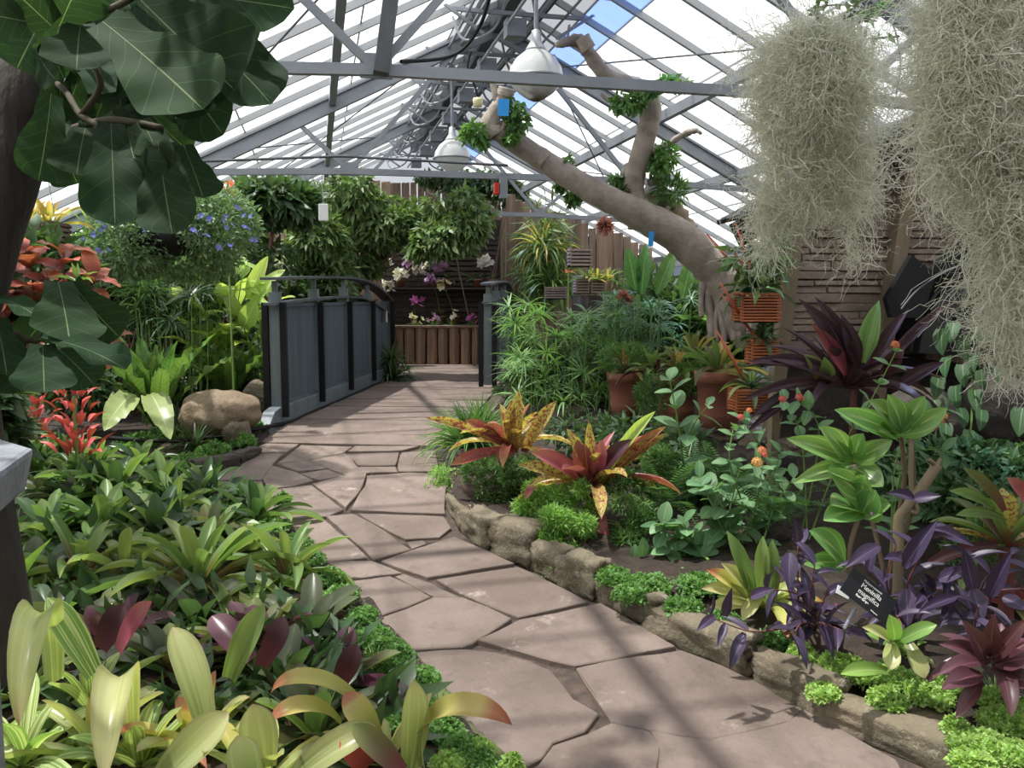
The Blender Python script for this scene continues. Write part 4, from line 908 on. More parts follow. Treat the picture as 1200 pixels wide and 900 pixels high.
kind('striped_pot', ['dark', 'umbeld', 'darkfill'], pr_strap, .26, .035, 22, (75, 5), (20, 90), .05)
kind('redspike', ['scarlet'], pr_grass, .3, .014, 4, (70, 50), (0, 20), .02, nc=2)
# ================================================================ LEFT BED, NEAR
def gb(px, py, up=.03): return G(px, py)+Vector((0, 0, up))
NEAR = [
 ('striped', 30, 838, 1.1, 15, 'cream-striped strap plant in the lower left corner beside the large bent pale leaf'),
 ('striped', 108, 850, 1.05, 16, 'cream-striped strap plant just right of the corner one with its leaves arching toward the path'),
 ('striped', 28, 912, 1.15, 16, 'cream-striped plant cut by the bottom left corner of the photo'),
 ('striped', 165, 915, 1.0, 15, 'cream-striped plant at the bottom edge between two pale broad-leaved bromeliads'),
 ('pale', 118, 905, 1.15, 12, 'pale yellow-green broad-leaved bromeliad with one wide folded leaf facing the camera'),
 ('pale', 235, 900, 1.1, 14, 'pale yellow-green bromeliad with one tall upright broad leaf'),
 ('pale', 305, 945, 1.0, 14, 'pale bromeliad with short blunt upright leaves at the bottom edge'),
 ('olive', 370, 880, 1.0, 14, 'dull green broad-leaved bromeliad between the pale one and the orange-tipped one'),
 ('dark', 330, 835, 1.05, 15, 'grey-green bromeliad low among pale leaves below the maroon one'),
 ('maroon', 132, 768, 1.05, 14, 'maroon bromeliad with one pinkish upright leaf behind the striped plants'),
 ('maroon', 300, 780, 1.15, 16, 'maroon bromeliad with a broad cup and one curved olive leaf'),
 ('maroon', 398, 815, .95, 12, 'purple-maroon bromeliad with one upright pointed leaf by the ground cover'),
 ('olive', 205, 800, 1.0, 14, 'olive bromeliad with pinkish leaf bases between the two maroon ones'),
 ('dark', 60, 760, 1.1, 15, 'dark green bromeliad in shade behind the bent pale leaf'),
 ('dark', 235, 745, 1.0, 15, 'dark grey-green bromeliad under the thin hanging straps'),
 ('dark', 365, 755, 1.0, 14, 'grey-green bromeliad leaning toward the mossy path edge'),
 ('strap', 232, 705, 1.15, 26, 'strap-leaved bromeliad with reddish base and many arching leaves over the path edge'),
 ('strap', 150, 700, .95, 16, 'strap-leaved bromeliad with yellowish hanging leaf ends'),
 ('strap', 95, 690, 1.0, 16, 'strap-leaved bromeliad with red-brown base and pale upright straps'),
 ('strap', 335, 690, .85, 18, 'thin strap-leaved plant arching over the paving'),
 ('lime', 10, 715, 1.25, 12, 'bright green broad strap plant at the left edge below the grey slab'),
 ('dark', 40, 690, 1.0, 12, 'dark glossy strap plant beside the bright green one at the left edge'),
]
for i, (k, x, y, s, n, l) in enumerate(NEAR):
    rosette({'pale': 'bromeliad', 'striped': 'striped_plant', 'lime': 'strap_plant'}.get(k, 'bromeliad'), l, k, gb(x, y), s*(1.45 if k in ('dark', 'olive', 'maroon') else 1.55 if k == 'strap' else 1.0), n, 100+i, (rng.uniform(-8, 8), rng.uniform(-8, 8)), 'plant')
MID = [
 ('green', 60, 640, 1.0, 'mid green bromeliad just right of the grey slab'), ('green', 120, 628, 1.05, 'mid green bromeliad with one long blade pointing right'),
 ('green', 185, 640, 1.1, 'broad-leaved mid green bromeliad behind the hanging strap leaves'), ('olive', 250, 640, 1.0, 'bronze green bromeliad with dark red upright inner leaves'),
 ('green', 300, 618, .85, 'grey-green bromeliad by the edge of the small ground cover'), ('dark', 90, 596, 1.0, 'dull dark bromeliad below the tall scarlet flower spike'),
 ('green', 140, 590, 1.05, 'wide blunt-leaved green bromeliad in the middle of the left bed'), ('green', 195, 585, .9, 'sunlit pale green bromeliad near the hose'),
 ('green', 240, 592, .85, 'sunlit bromeliad with silvery leaves at the curve of the path'), ('dark', 50, 590, .9, 'dark bromeliad behind the grey slab'),
 ('green', 165, 556, .8, 'pale green tuft bromeliad in front of the hose'), ('green', 115, 555, .8, 'small green bromeliad under the drooping pale frond'),
 ('green', 205, 615, .9, 'green bromeliad with crossing blades in the middle row'), ('olive', 280, 660, .85, 'narrow bronze bromeliad behind the thin arching straps')]
for i, (k, x, y, s, l) in enumerate(MID): rosette('bromeliad', l, k, gb(x, y), s*1.35, 17, 150+i, (rng.uniform(-8, 8), rng.uniform(-8, 8)), 'plant')
# feature leaves of the near corner
t = rosette('bromeliad', 'pale yellow bromeliad whose long leaf ends curl down orange over the paving', 'pale', gb(452, 912), .75, 9, 203, cat='plant', mats=['pale', 'pale', 'paleorange'])
LB = lambda b, s=0, tw=0, pr=pr_broad: leafm(pr, b, 12, 4, .07, 0, 5, tw, 1.3, s)
LA = leafm(pr_strap, 120, 14, 4, .05, 0, 5, 0, 2.6)
bigleaf(t, LA, 'paleorange', P(488, 872, 2.55), P(600, 850, 2.35), .075, 10, upw=1.5)
bigleaf(t, LA, 'paleorange', P(432, 838, 2.6), P(318, 812, 2.5), .06, 0, upw=1.5)
bigleaf(t, LA, 'paleorange', P(400, 850, 2.6), P(316, 846, 2.45), .06, 0, upw=1.2)
bigleaf(t, LB(24), 'pale', P(478, 900, 2.5), P(484, 796, 2.42), .085, 25); bigleaf(t, LB(36, 1), 'pale', P(498, 900, 2.48), P(506, 812, 2.45), .07, -60)
bigleaf(t, LB(60, 2), 'paleorange', P(440, 870, 2.5), P(404, 812, 2.5), .08, 0); bigleaf(t, LB(48), 'scarlet', P(430, 900, 2.45), P(400, 862, 2.42), .08)
bigleaf(t, LB(36), 'maroongreen', P(470, 905, 2.4), P(412, 850, 2.38), .07)
t2 = rosette('bromeliad', 'pale bromeliad with a tall glossy leaf bent sharply over at its middle', 'pale', gb(20, 800), .8, 7, 205)
bigleaf(t2, leafm(pr_broad, 144, 14, 4, .05, 0, 5, 0, 1.6), 'pale', P(62, 800, 2.8), P(22, 850, 2.2), .095, 0, upw=2); bigleaf(t2, LB(20), 'striped', P(110, 790, 2.75), P(55, 700, 2.7), .09)
bigleaf(t, LB(50), 'pale', P(345, 912, 2.4), P(440, 850, 2.45), .085, 0)
t3 = thing('bromeliad', 'pale broad bromeliad whose upright leaf rises in front of the maroon cup', 'plant', gb(225, 880))
bigleaf(t3, LB(36), 'pale', P(240, 850, 2.55), P(202, 735, 2.6), .10, 12); bigleaf(t3, LB(24), 'pale', P(188, 915, 2.3), P(268, 835, 2.35), .10, 0); bigleaf(t3, leafm(pr_broad, 132, 14, 4, .05, 0, 5, 0, 1.8), 'pale', P(150, 860, 2.6), P(122, 915, 2.05), .095, 0, upw=2)
bigleaf(t3, LB(12), 'pale', P(310, 900, 2.35), P(296, 825, 2.32), .10, 0); bigleaf(t3, LB(12), 'pale', P(292, 925, 2.25), P(278, 862, 2.25), .09, 10); leaves_into(t3, 'pale', gb(225, 905), .7, 6, 9)
t4 = thing('bromeliad', 'maroon bromeliad cup with upturned pink-tipped blades beside striped leaves', 'plant', gb(140, 790))
bigleaf(t4, LB(12), 'maroon', P(118, 760, 2.85), P(146, 708, 2.85), .085); bigleaf(t4, LB(20), 'rosered', P(140, 765, 2.8), P(178, 705, 2.75), .085, -30); leaves_into(t4, 'olive', gb(150, 790), .8, 8, 11)
t5 = thing('bromeliad', 'maroon cup bromeliad with a curved olive blade standing in front', 'plant', gb(300, 800))
bigleaf(t5, LB(24), 'maroon', P(292, 775, 2.8), P(248, 722, 2.9), .09); bigleaf(t5, LB(24), 'maroon', P(285, 770, 2.8), P(280, 728, 2.95), .08, -20); bigleaf(t5, LB(24), 'maroon', P(305, 780, 2.75), P(332, 722, 2.8), .075, 30); bigleaf(t5, LB(30), 'green', P(270, 795, 2.6), P(310, 708, 2.55), .075); bigleaf(t5, LB(20), 'maroon', P(395, 805, 2.65), P(418, 754, 2.65), .07, 20); leaves_into(t5, 'olive', gb(300, 800), .9, 9, 12)
# filler of short dark leaves under the bromeliads
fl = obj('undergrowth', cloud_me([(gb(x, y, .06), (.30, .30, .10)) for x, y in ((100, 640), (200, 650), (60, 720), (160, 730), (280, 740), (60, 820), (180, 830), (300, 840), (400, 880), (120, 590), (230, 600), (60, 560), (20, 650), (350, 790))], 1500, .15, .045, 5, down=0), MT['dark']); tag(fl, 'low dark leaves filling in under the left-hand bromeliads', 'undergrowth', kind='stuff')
# grey slab corner by the camera
m = MB(); q = [P(-60, 505, 1.75), P(-20, 500, 1.9), P(41, 524, 1.62), P(-10, 556, 1.45), P(-70, 560, 1.4)]
zt_ = q[2].z; q = [PZ(x, y, zt_-.0) for x, y in ((-90, 500), (0, 512), (41, 524), (-4, 556), (-120, 556))]
k = len(q); dn = Vector((0, 0, -.085)); m.add(q+[v*1+dn+Vector((-.02, .0, 0)) for v in q], [list(range(k))[::-1], list(range(k, 2*k))]+[[i, (i+1) % k, k+(i+1) % k, k+i] for i in range(k)])
gs = thing('stone_plinth', 'weathered grey slab corner standing in the bed at the left edge of the photo', 'plinth', (q[0].x, q[0].y, 0)); m.build('slab', MT['concrete'], gs, bevel=.012)
m = MB(); cc = (q[0]+q[4])/2+Vector((.05, 0, 0)); m.box((cc.x-.05, cc.y+.05, zt_/2-.04), (.16, .16, zt_-.08)); m.build('pillar', MT['concrete'], gs)
# scarlet flower spikes
def guzmania(px, py, d, label, s, tiers):
    c = P(px, py, d); b = Vector((c.x, c.y, gz(c.x, c.y)+.04)); t = thing('scarlet_bromeliad', label, 'plant', b, 'scarlet bromeliads')
    leaves_into(t, 'green', b, 1.2, 14, int(px)); MB().tube([b, c-Vector((0, 0, .1*s)), c+Vector((0, 0, .1*s))], .012, 6).build('flower_stem', MT['gstem'], t); leaves_into(t, 'green', c-Vector((0, 0, .24*s)), .85, 14, int(py))
    for i in range(tiers+1):
        z = c+Vector((0, 0, (.10-.06*i)*s)); leaves_into(t, 'scarlet', z, s*(.9+.12*i), 10, 9+i+int(px), name_fix(t))
def name_fix(t): return (0, 0)
guzmania(88, 492, 5.3, 'tall scarlet bromeliad flower spike in front of the dark fern base', 1.5, 4)
guzmania(41, 484, 5.6, 'shorter darker scarlet bromeliad spike left of the tall one', 1.3, 3)
for x, y, l in ((75, 540, 'green bromeliad at the foot of the scarlet flower spikes'), (22, 520, 'green broad-leaved plant in shade left of the scarlet spikes')): rosette('bromeliad', l, 'green', gb(x, y), 1.0, 12, int(x))
# ================================================================ FIDDLE LEAF FIG
fg = thing('fiddle_leaf_fig', 'large fiddle-leaf fig with thick dark trunk and big hanging leaves', 'tree', Vector((P(-10, 450, 2.9).x, P(-10, 450, 2.9).y, 0)))
b0 = fg.location.copy(); MT['figtwig'] = plain('fig_branch', '#4a4432', .85)
MB().tube(spline([b0, P(-50, 450, 2.9), P(-25, 300, 2.9), P(5, 200, 2.9), P(22, 120, 2.9), P(40, 60, 2.95), P(56, -20, 3.0)], 6), [.12]*7+[.115]*14+[.10]*16, 16).build('trunk', MT['bark'], fg, True)
for q in ([(40, 60, 2.9), (90, 30, 2.6), (120, 15, 2.5), (150, 0, 2.4), (180, -25, 2.3)], [(45, 85, 2.9), (75, 105, 2.7), (95, 135, 2.6), (125, 150, 2.5)], [(30, 155, 2.9), (75, 152, 2.7), (130, 140, 2.5), (190, 150, 2.45)], [(95, 135, 2.6), (118, 100, 2.5), (105, 70, 2.5)], [(120, 15, 2.5), (118, -10, 2.45)]):
    MB().tube(spline([P(*v) for v in q], 5), .010, 7).build('branch', MT['figtwig'], fg, True)
FL = lambda b=24, s=0: leafm(pr_fig, b, 16, 6, .06, .045, 2.6, 0, 1.3, s)
FIG = [(120, 25, 238, 128, 2.35, 2.2, .26, -15), (165, 0, 275, 105, 2.4, 2.3, .33, 10), (190, 20, 318, 122, 2.5, 2.35, .21, -30), (175, 30, 262, 158, 2.45, 2.4, .17, 25), (95, 28, 90, 82, 2.5, 2.35, .19, 10),
 (130, 145, 135, 264, 2.45, 2.3, .175, 0), (185, 165, 202, 274, 2.4, 2.3, .165, 15), (175, 130, 222, 178, 2.5, 2.55, .11, 30), (165, 140, 188, 190, 2.5, 2.4, .12, -10), (60, 110, 45, 212, 2.6, 2.5, .17, -20), (100, 150, 90, 205, 2.5, 2.4, .16, 10), (150, 150, 170, 222, 2.45, 2.35, .17, 20), (215, 170, 238, 232, 2.45, 2.4, .13, -20), (120, 110, 110, 60, 2.6, 2.7, .2, 0), (150, 90, 190, 110, 2.6, 2.6, .18, 0),
 (30, 25, -70, 10, 2.4, 2.2, .24, 20), (70, 30, 95, -25, 2.5, 2.4, .2, 0), (60, 30, 0, -25, 2.45, 2.35, .22, 0), (200, -10, 345, 10, 2.5, 2.3, .15, 0), (215, 0, 300, 52, 2.55, 2.6, .16, 0), (230, -20, 340, -15, 2.5, 2.4, .2, 10), (250, -20, 290, 12, 2.5, 2.4, .2, 0), (195, 10, 268, 60, 2.65, 2.75, .19, 0), (160, -25, 215, 20, 2.6, 2.6, .2, 0), (95, 85, 75, 140, 2.8, 2.85, .14, 0), (70, 95, 72, 168, 2.75, 2.8, .15, 0), (120, 120, 100, 170, 2.75, 2.8, .16, 0), (190, 120, 240, 152, 2.7, 2.75, .14, 0), (60, 60, 75, 92, 2.75, 2.8, .10, 0), (45, 30, 20, 80, 2.7, 2.65, .2, 0), (145, 60, 175, 105, 2.7, 2.7, .2, 0), (130, 130, 160, 175, 2.6, 2.6, .18, 20), (105, 140, 125, 185, 2.6, 2.6, .18, -20), (180, 150, 200, 205, 2.55, 2.5, .15, 20), (70, 145, 85, 185, 2.65, 2.6, .15, 0), (115, 10, 150, 60, 2.7, 2.8, .22, 0), (155, 120, 185, 160, 2.6, 2.6, .16, 0)]
for i, (x0, y0, x1, y1, d0, d1, w_, rl_) in enumerate(FIG): bigleaf(fg, FL((12, 24, 36)[i % 3], i % 4), 'fig', P(x0, y0, d0), P(x1, y1, d1), w_*1.15, rl_, upw=.1)
for i in range(44):
    x, y, d = rng.uniform(40, 225), rng.uniform(-30, 165), rng.uniform(2.65, 3.1); bigleaf(fg, FL((12, 24, 36)[i % 3], i % 4), 'fig', P(x, y, d), P(x+rng.uniform(-22, 26), y+rng.uniform(35, 60), d+rng.uniform(-.1, .1)), rng.uniform(.14, .2), rng.uniform(-50, 50), upw=.0)
k_ = 0
while k_ < 120:                                                  # rest of the crown, out of view, leaves added to shade the fig
    a = Vector((rng.uniform(-2.2, .15), rng.uniform(.5, 3.0), rng.uniform(1.9, 2.9))); b = a+Vector((rng.uniform(-.22, .22), rng.uniform(-.22, .22), rng.uniform(-.22, -.02)))
    if max(a.z-zr(a.x), b.z-zr(b.x)) > -.2: continue
    v = [((q-CAM).dot(FW), (q-CAM).dot(RT), (q-CAM).dot(UP)) for q in (a, b)]
    if any(d_ > .05 and 600+F*r_/d_ > -120 and 450-F*u_/d_ > -110 for d_, r_, u_ in v): continue
    bigleaf(fg, FL((12, 24, 36)[k_ % 3], k_ % 4), 'fig', a, b+(b-a)*.25, rng.uniform(.17, .24), rng.uniform(-40, 40), upw=.8); k_ += 1
# low shoot of the same fig
f2 = thing('fiddle_leaf_fig', 'low fiddle-leaf fig shoot with broad pale-veined leaves below the copperleaf', 'tree', Vector((P(-15, 420, 3.0).x, P(-15, 420, 3.0).y, 0)))
MB().tube(spline([f2.location, P(-20, 440, 3.0), P(10, 392, 3.0), P(45, 398, 2.95), P(75, 340, 2.95)], 6), .012, 7).build('branch', MT['figtwig'], f2, True)
for i, (x0, y0, x1, y1, d0, d1, w_, rl_) in enumerate([(68, 330, 82, 402, 2.95, 2.75, .26, -15), (85, 332, 140, 395, 3.0, 3.0, .22, 35), (70, 335, 35, 395, 3.0, 3.1, .2, -30), (50, 404, 52, 460, 2.75, 2.6, .215, 0), (45, 396, 148, 433, 2.8, 2.6, .13, -25), (-15, 350, 44, 372, 2.9, 2.8, .12, -35), (-5, 372, 8, 440, 2.85, 2.75, .2, -20), (10, 395, 25, 460, 2.9, 2.9, .2, 0), (70, 410, 110, 450, 2.95, 2.95, .16, 0), (90, 345, 100, 410, 3.05, 3.05, .2, 0)]):
    bigleaf(f2, FL((12, 24, 36)[i % 3], i % 4), 'fig', P(x0, y0, d0), P(x1, y1, d1), w_, rl_, upw=.3)
# copperleaf shrub
cp = thing('copperleaf', 'copperleaf shrub with orange-red and pink leaves behind the fig shoot', 'shrub', Vector((P(30, 400, 3.7).x, P(30, 400, 3.7).y, 0)))
for i, q in enumerate(([(30, 420), (40, 350), (30, 290)], [(30, 420), (70, 350), (75, 295)], [(30, 420), (90, 360), (110, 325)], [(10, 420), (5, 350), (5, 300)], [(40, 420), (100, 400), (125, 395)], [(20, 420), (50, 380), (55, 320)], [(10, 420), (0, 380), (0, 335)])):
    sprig(cp, [P(x, y, 3.7-.05*j) for j, (x, y) in enumerate(q)], leafm(pr_oval, 48, 7, 4, .06, .05, 3), 'copper', 11, .16, .095, i, 'rstem', .006, False, .5, .4)
foliage(cp, [px_ell(30, 330, 4.0, 70, 60), px_ell(-20, 370, 3.9, 60, 60)], 1500, .10, .05, 'vined', 5)
t = thing('canna_leaf_plant', 'small upright yellow-green shoot among the copperleaf', 'plant', P(92, 330, 3.5)); leaves_into(t, 'lime', P(92, 332, 3.5), .35, 6, 3)
# wooden slat box with golden bromeliad
def slat_box(name, label, px, py, d, wpx, hpx, nsl, mat, rot=0, depth=.8, group=None, hang=None):
    c = P(px, py, d); W = wpx*d/F; H = hpx*d/F; t = thing(name, label, 'basket', c-Vector((0, 0, H/2)), group, None)
    Mz = Matrix.Rotation(R(rot)-YAW, 3, 'Z'); D = W*depth; st = H/nsl
    mx = mesh('slat', *box_vf(W, .016, st*.62)); my = mesh('slat', *box_vf(.016, D*.96, st*.62)); mx.materials.append(MT[mat]); my.materials.append(MT[mat])
    for i in range(nsl):
        z = -H/2+st*(i+.5)
        for s in (-1, 1):
            obj('slat', mx, None, t, Matrix.Translation(c+Mz @ Vector((0, s*D/2, z))) @ Mz.to_4x4())
            obj('slat', my, None, t, Matrix.Translation(c+Mz @ Vector((s*(W/2-.012), 0, z+st*.25))) @ Mz.to_4x4())
    MB().box(c+Vector((0, 0, -.02)), (W*.9, D*.88, H*.86), Mz).build('moss_liner', MT['soil'], t)
    for sx_ in (-1, 1):
        for sy_ in (-1, 1): MB().box(c+Mz @ Vector((sx_*(W/2-.014), sy_*(D/2-.012), 0)), (.014, .014, H), Mz).build('corner_rod', MT[mat], t)
    if hang:
        for sx_ in (-1, 1): MB().tube([c+Mz @ Vector((sx_*W*.42, 0, H/2)), c+Vector((0, 0, H/2+hang))], .0025, 4).build('hanger_wire', MT['steel'], t)
    return t, c+Vector((0, 0, H/2))
def box_vf(x, y, z):
    b = MB().box((0, 0, 0), (x, y, z)); return b.V, b.F
MT['brownslat'] = plain('dark_brown_slat', '#6a5a4c', .8, 0, .3, 8, '#54473c', .3, 30)
t, top = slat_box('slat_basket', 'dark brown slatted wooden basket by the fig trunk holding golden bromeliad', 33, 276, 4.4, 76, 30, 5, 'brownslat', 4, .7, hang=1.2)
for i, dx in enumerate((-.07, .02, .10)): rosette('bromeliad', ('golden yellow bromeliad at the left end of the dark brown slat basket', 'golden yellow bromeliad in the middle of the dark brown slat basket', 'golden yellow bromeliad at the right end of the dark brown slat basket')[i], 'yellow', top+Vector((dx, 0, -.03)), 1.0, 15, 300+i)
for i, (x, y, d, s, l) in enumerate(((85, 262, 7.6, 1.6, 'arching bright green grassy plant behind the dark brown basket'), (110, 285, 7.3, 1.5, 'bright green grassy plant below the blue-flowered basket'), (70, 290, 7.7, 1.4, 'bright green grassy plant partly behind the copperleaf'))):
    c = P(x, y, d); r_ = rosette('grass_plant', l, 'spider', c, s*1.1, 50, 310+i, mats=['lime', 'liri']); MB().tube([Vector((c.x, c.y+.05, gz(c.x, c.y))), c], [.012, .01], 6).build('stem', MT['gstem'], r_)
# hanging basket of blue flowers
c = P(195, 283, 5.6); hb = thing('flower_basket', 'hanging basket overflowing with small blue flowers', 'hanging basket', c)
MB().lathe([(.02, -.10), (.14, -.085), (.22, -.03), (.245, .05), (.23, .05), (.2, -.02), (.02, -.05)], 22, c).build('bowl', MT['black'], hb, True)
foliage(hb, [px_ell(150, 285, 5.5, 55, 45), px_ell(250, 262, 5.6, 55, 45), px_ell(200, 245, 5.7, 65, 34), px_ell(215, 300, 5.9, 70, 30), px_ell(125, 300, 5.5, 35, 30)], 15000, .042, .017, 'bluebush', 3, down=.15, shell=.45)
rs = random.Random(4); pts = [P(rs.uniform(100, 300), 0, 1) for _ in range(0)]
for x, y in [(118, 258), (110, 250), (120, 263), (116, 272), (108, 276), (165, 240), (170, 244), (235, 253), (248, 256), (268, 266), (258, 288), (272, 290), (280, 243), (297, 278), (262, 255), (240, 278), (100, 283), (118, 297), (175, 272), (168, 265), (207, 263), (288, 268), (130, 290), (92, 262), (260, 225), (155, 250), (225, 268), (290, 250)]:
    for j in range(2): pts.append(P(x+rs.uniform(-4, 4), y+rs.uniform(-4, 4), 5.18+rs.uniform(-.1, .1)))
obj('blossoms', blossoms_me(pts, .020, 3), MT['f_blue'], hb, stuff=True)
MB().tube([c+Vector((.22, 0, .05)), c+Vector((0, 0, .9))], .004, 5).build('chain', MT['black'], hb); MB().tube([c+Vector((-.22, 0, .05)), c+Vector((0, 0, .9)), Vector((c.x, c.y, zr(c.x)-.1))], .004, 5).build('chain', MT['black'], hb)
c = P(265, 222, 6.6); t = thing('orange_flower_plant', 'bright orange-red flower cluster above the blue flower basket', 'plant', c); obj('blossoms', blossoms_me([c+Vector((rs.uniform(-.06, .06), rs.uniform(-.05, .05), rs.uniform(-.06, .06))) for _ in range(30)], .028, 8), MT['f_orange'], t, stuff=True); MB().tube([Vector((c.x, c.y+.1, gz(c.x, c.y))), c], .008, 5).build('stem', MT['gstem'], t)
# ================================================================ LEFT BED, FAR
def gd(px, py, d, up=0.0):
    c = P(px, py, d); return Vector((c.x, c.y, gz(c.x, c.y)+.04+up))
t = rosette('birds_nest_fern', 'big bird\'s nest fern with broad upright fronds left of the boulder', 'nest', gd(182, 480, 6.7, .05), 1.45, 28, 401)
for x0, y0, x1, y1, b in ((152, 468, 122, 505, 60), (172, 468, 200, 515, 60)): bigleaf(t, leafm(pr_oval, b, 12, 4, .04, .06, 5), 'nestpale', P(x0+4, y0-6, 6.3), P(x1, y1, 5.9), .19, 0)
rosette('birds_nest_fern', 'bird\'s nest fern with narrower fronds above the tan boulder', 'nest', gd(270, 462, 7.4, .1), 1.15, 26, 402)
for i, (x, y, d, s, l) in enumerate(((225, 395, 7.4, 1.1, 'yellow-green ginger plant behind the bird\'s nest ferns'), (268, 400, 7.6, 1.15, 'yellow-green ginger with tall pale leaves beside the bridge railing'), (300, 415, 7.8, 1.15, 'yellow-green ginger close to the end post of the bridge'))):
    t = thing('ginger_plant', l, 'plant', gd(x, 470, d))
    for j in range(4):
        b = t.location+Vector((rng.uniform(-.2, .2), rng.uniform(-.2, .2), 0)); tp = P(x+rng.uniform(-25, 25), y-50-rng.uniform(0, 45), d+rng.uniform(-.2, .2))
        sprig(t, [b, (b+tp)/2+Vector((.03, 0, 0)), tp], leafm(pr_oval, 36, 8, 4, .05), 'canna', 7, .36*s, .13*s, 10*i+j, 'gstem', .009, False, .1, .45)
t = thing('ginger_plant', 'single tall ginger shoot with glowing lime leaves above the railing end', 'plant', gd(308, 480, 7.6))
MB().tube([t.location, P(305, 360, 7.6)], .01, 6).build('stem', MT['gstem'], t)
for x0, y0, x1, y1, w_, rl_ in ((290, 350, 314, 300, .13, 0), (295, 362, 325, 318, .14, -20), (285, 385, 300, 352, .17, 10), (300, 370, 322, 368, .12, 0), (282, 370, 262, 345, .13, 0)): bigleaf(t, leafm(pr_oval, 24, 8, 4, .05), 'canna', P(x0, y0, 7.5), P(x1, y1, 7.4), w_, rl_)
# dracaena like dark narrow plants in the shade
papyrus('papyrus', 'dark umbrella papyrus clump in the shade under the blue flower basket', [(rng.uniform(150, 250), rng.uniform(335, 385), rng.uniform(6.8, 7.6)) for _ in range(26)], 'dark', .26, 44, gd(200, 470, 7.2))
ell = lambda *a: px_ell(*a)
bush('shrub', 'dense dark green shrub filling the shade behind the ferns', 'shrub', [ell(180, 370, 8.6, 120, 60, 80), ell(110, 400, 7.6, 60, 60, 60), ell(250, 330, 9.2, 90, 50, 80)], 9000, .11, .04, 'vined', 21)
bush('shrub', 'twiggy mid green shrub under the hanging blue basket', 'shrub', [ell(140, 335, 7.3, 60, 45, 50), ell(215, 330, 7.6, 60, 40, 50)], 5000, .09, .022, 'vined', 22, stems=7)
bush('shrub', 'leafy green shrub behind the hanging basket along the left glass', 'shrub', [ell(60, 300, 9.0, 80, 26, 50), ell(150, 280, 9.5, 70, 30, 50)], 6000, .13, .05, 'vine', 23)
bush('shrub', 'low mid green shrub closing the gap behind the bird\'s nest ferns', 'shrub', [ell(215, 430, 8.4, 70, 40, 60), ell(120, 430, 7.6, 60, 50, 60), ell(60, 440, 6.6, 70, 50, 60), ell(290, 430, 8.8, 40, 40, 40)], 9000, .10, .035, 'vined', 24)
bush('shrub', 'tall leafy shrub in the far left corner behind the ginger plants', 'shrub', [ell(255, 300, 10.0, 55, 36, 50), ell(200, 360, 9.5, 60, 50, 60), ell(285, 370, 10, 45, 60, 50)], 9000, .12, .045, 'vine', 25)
t = thing('striped_grass', 'dark arching grassy plant between the fern and the boulder', 'plant', gd(228, 480, 6.2)); leaves_into(t, 'spider', t.location, 1.1, 40, 5, mats=['dark', 'darkfill'])
bush('shrub', 'low dark leafy plants at the left edge behind the grey slab', 'shrub', [px_ell(-12, 492, 4.8, 36, 34, 30)], 450, .15, .06, 'dark', 27)
t = thing('pink_flower_plant', 'low plant with pale pink flowers behind the boulder by the railing', 'plant', gd(316, 450, 7.4)); foliage(t, [ell(316, 446, 7.4, 14, 22)], 350, .07, .03, 'vine', 4); obj('blossoms', blossoms_me([P(317+rng.uniform(-6, 6), 437+rng.uniform(-8, 8), 7.2) for _ in range(8)], .03, 1), petal_mat('pale_pink_petal', '#e0a0a8'), t, stuff=True)
# standard tree with round crown
t = thing('standard_tree', 'small round-headed green tree on a thin reddish trunk left of the vines', 'tree', gd(313, 450, 9.2))
MB().tube(spline([t.location, P(314, 330, 9.2), P(320, 262, 9.2), P(322, 240, 9.2)], 5), .022, 8).build('trunk', MT['rstem'], t, True)
foliage(t, [ell(320, 234, 9.2, 50, 22, 45), ell(300, 246, 9.2, 32, 16), ell(345, 240, 9.2, 30, 20)], 2600, .16, .065, 'vined', 6, down=.5)
# vines round the left of the niche
V_ = [('leafy vine mass spilling from the left truss above the railing', [ell(375, 290, 10.5, 45, 60, 40), ell(350, 320, 10.8, 45, 45, 40), ell(410, 240, 11, 35, 30, 40)], 5200, 'vine'),
 ('bright climbing vine arching over the orchid niche', [ell(455, 258, 11.2, 55, 28, 40), ell(530, 255, 11.1, 50, 30, 40), ell(500, 280, 11.0, 48, 20, 40), ell(430, 270, 11.2, 45, 35, 40), ell(552, 258, 11.0, 26, 36, 30), ell(420, 310, 11.2, 28, 26, 30), ell(440, 240, 11.4, 40, 22, 30), ell(480, 262, 11.1, 50, 26, 30), ell(520, 285, 11.0, 40, 18, 30)], 8500, 'vine'),
 ('dark creeper along the top of the slab fence', [ell(560, 216, 13.6, 60, 14, 30), ell(600, 228, 13.6, 28, 20, 20), ell(520, 212, 13.6, 40, 8, 20)], 1900, 'vined'),
 ('light green vine climbing up to the pipe at the left', [ell(365, 226, 11.2, 28, 16, 30), ell(400, 226, 11.5, 25, 20, 30), ell(348, 216, 11.4, 16, 8, 20)], 1500, 'vine')]
for i, (l, e, n, m_) in enumerate(V_): bush('vine', l, 'vine', e, int(n*1.5), .13, .045, m_, 60+i, down=.7, shell=.4, base=(P(415, 330, 11.3) if i == 1 else None), stems=1)
t = thing('shrub', 'green shrub with white flowers behind the left railing', 'shrub', gd(330, 450, 10.2)); foliage(t, [ell(345, 370, 10.4, 45, 50, 40), ell(400, 380, 11.2, 45, 40, 40)], 4200, .13, .05, 'vined', 31); obj('blossoms', blossoms_me([P(334+rng.uniform(-16, 12), 318+rng.uniform(-18, 40), 10.1) for _ in range(26)], .06, 2), MT['f_white'], t, stuff=True)
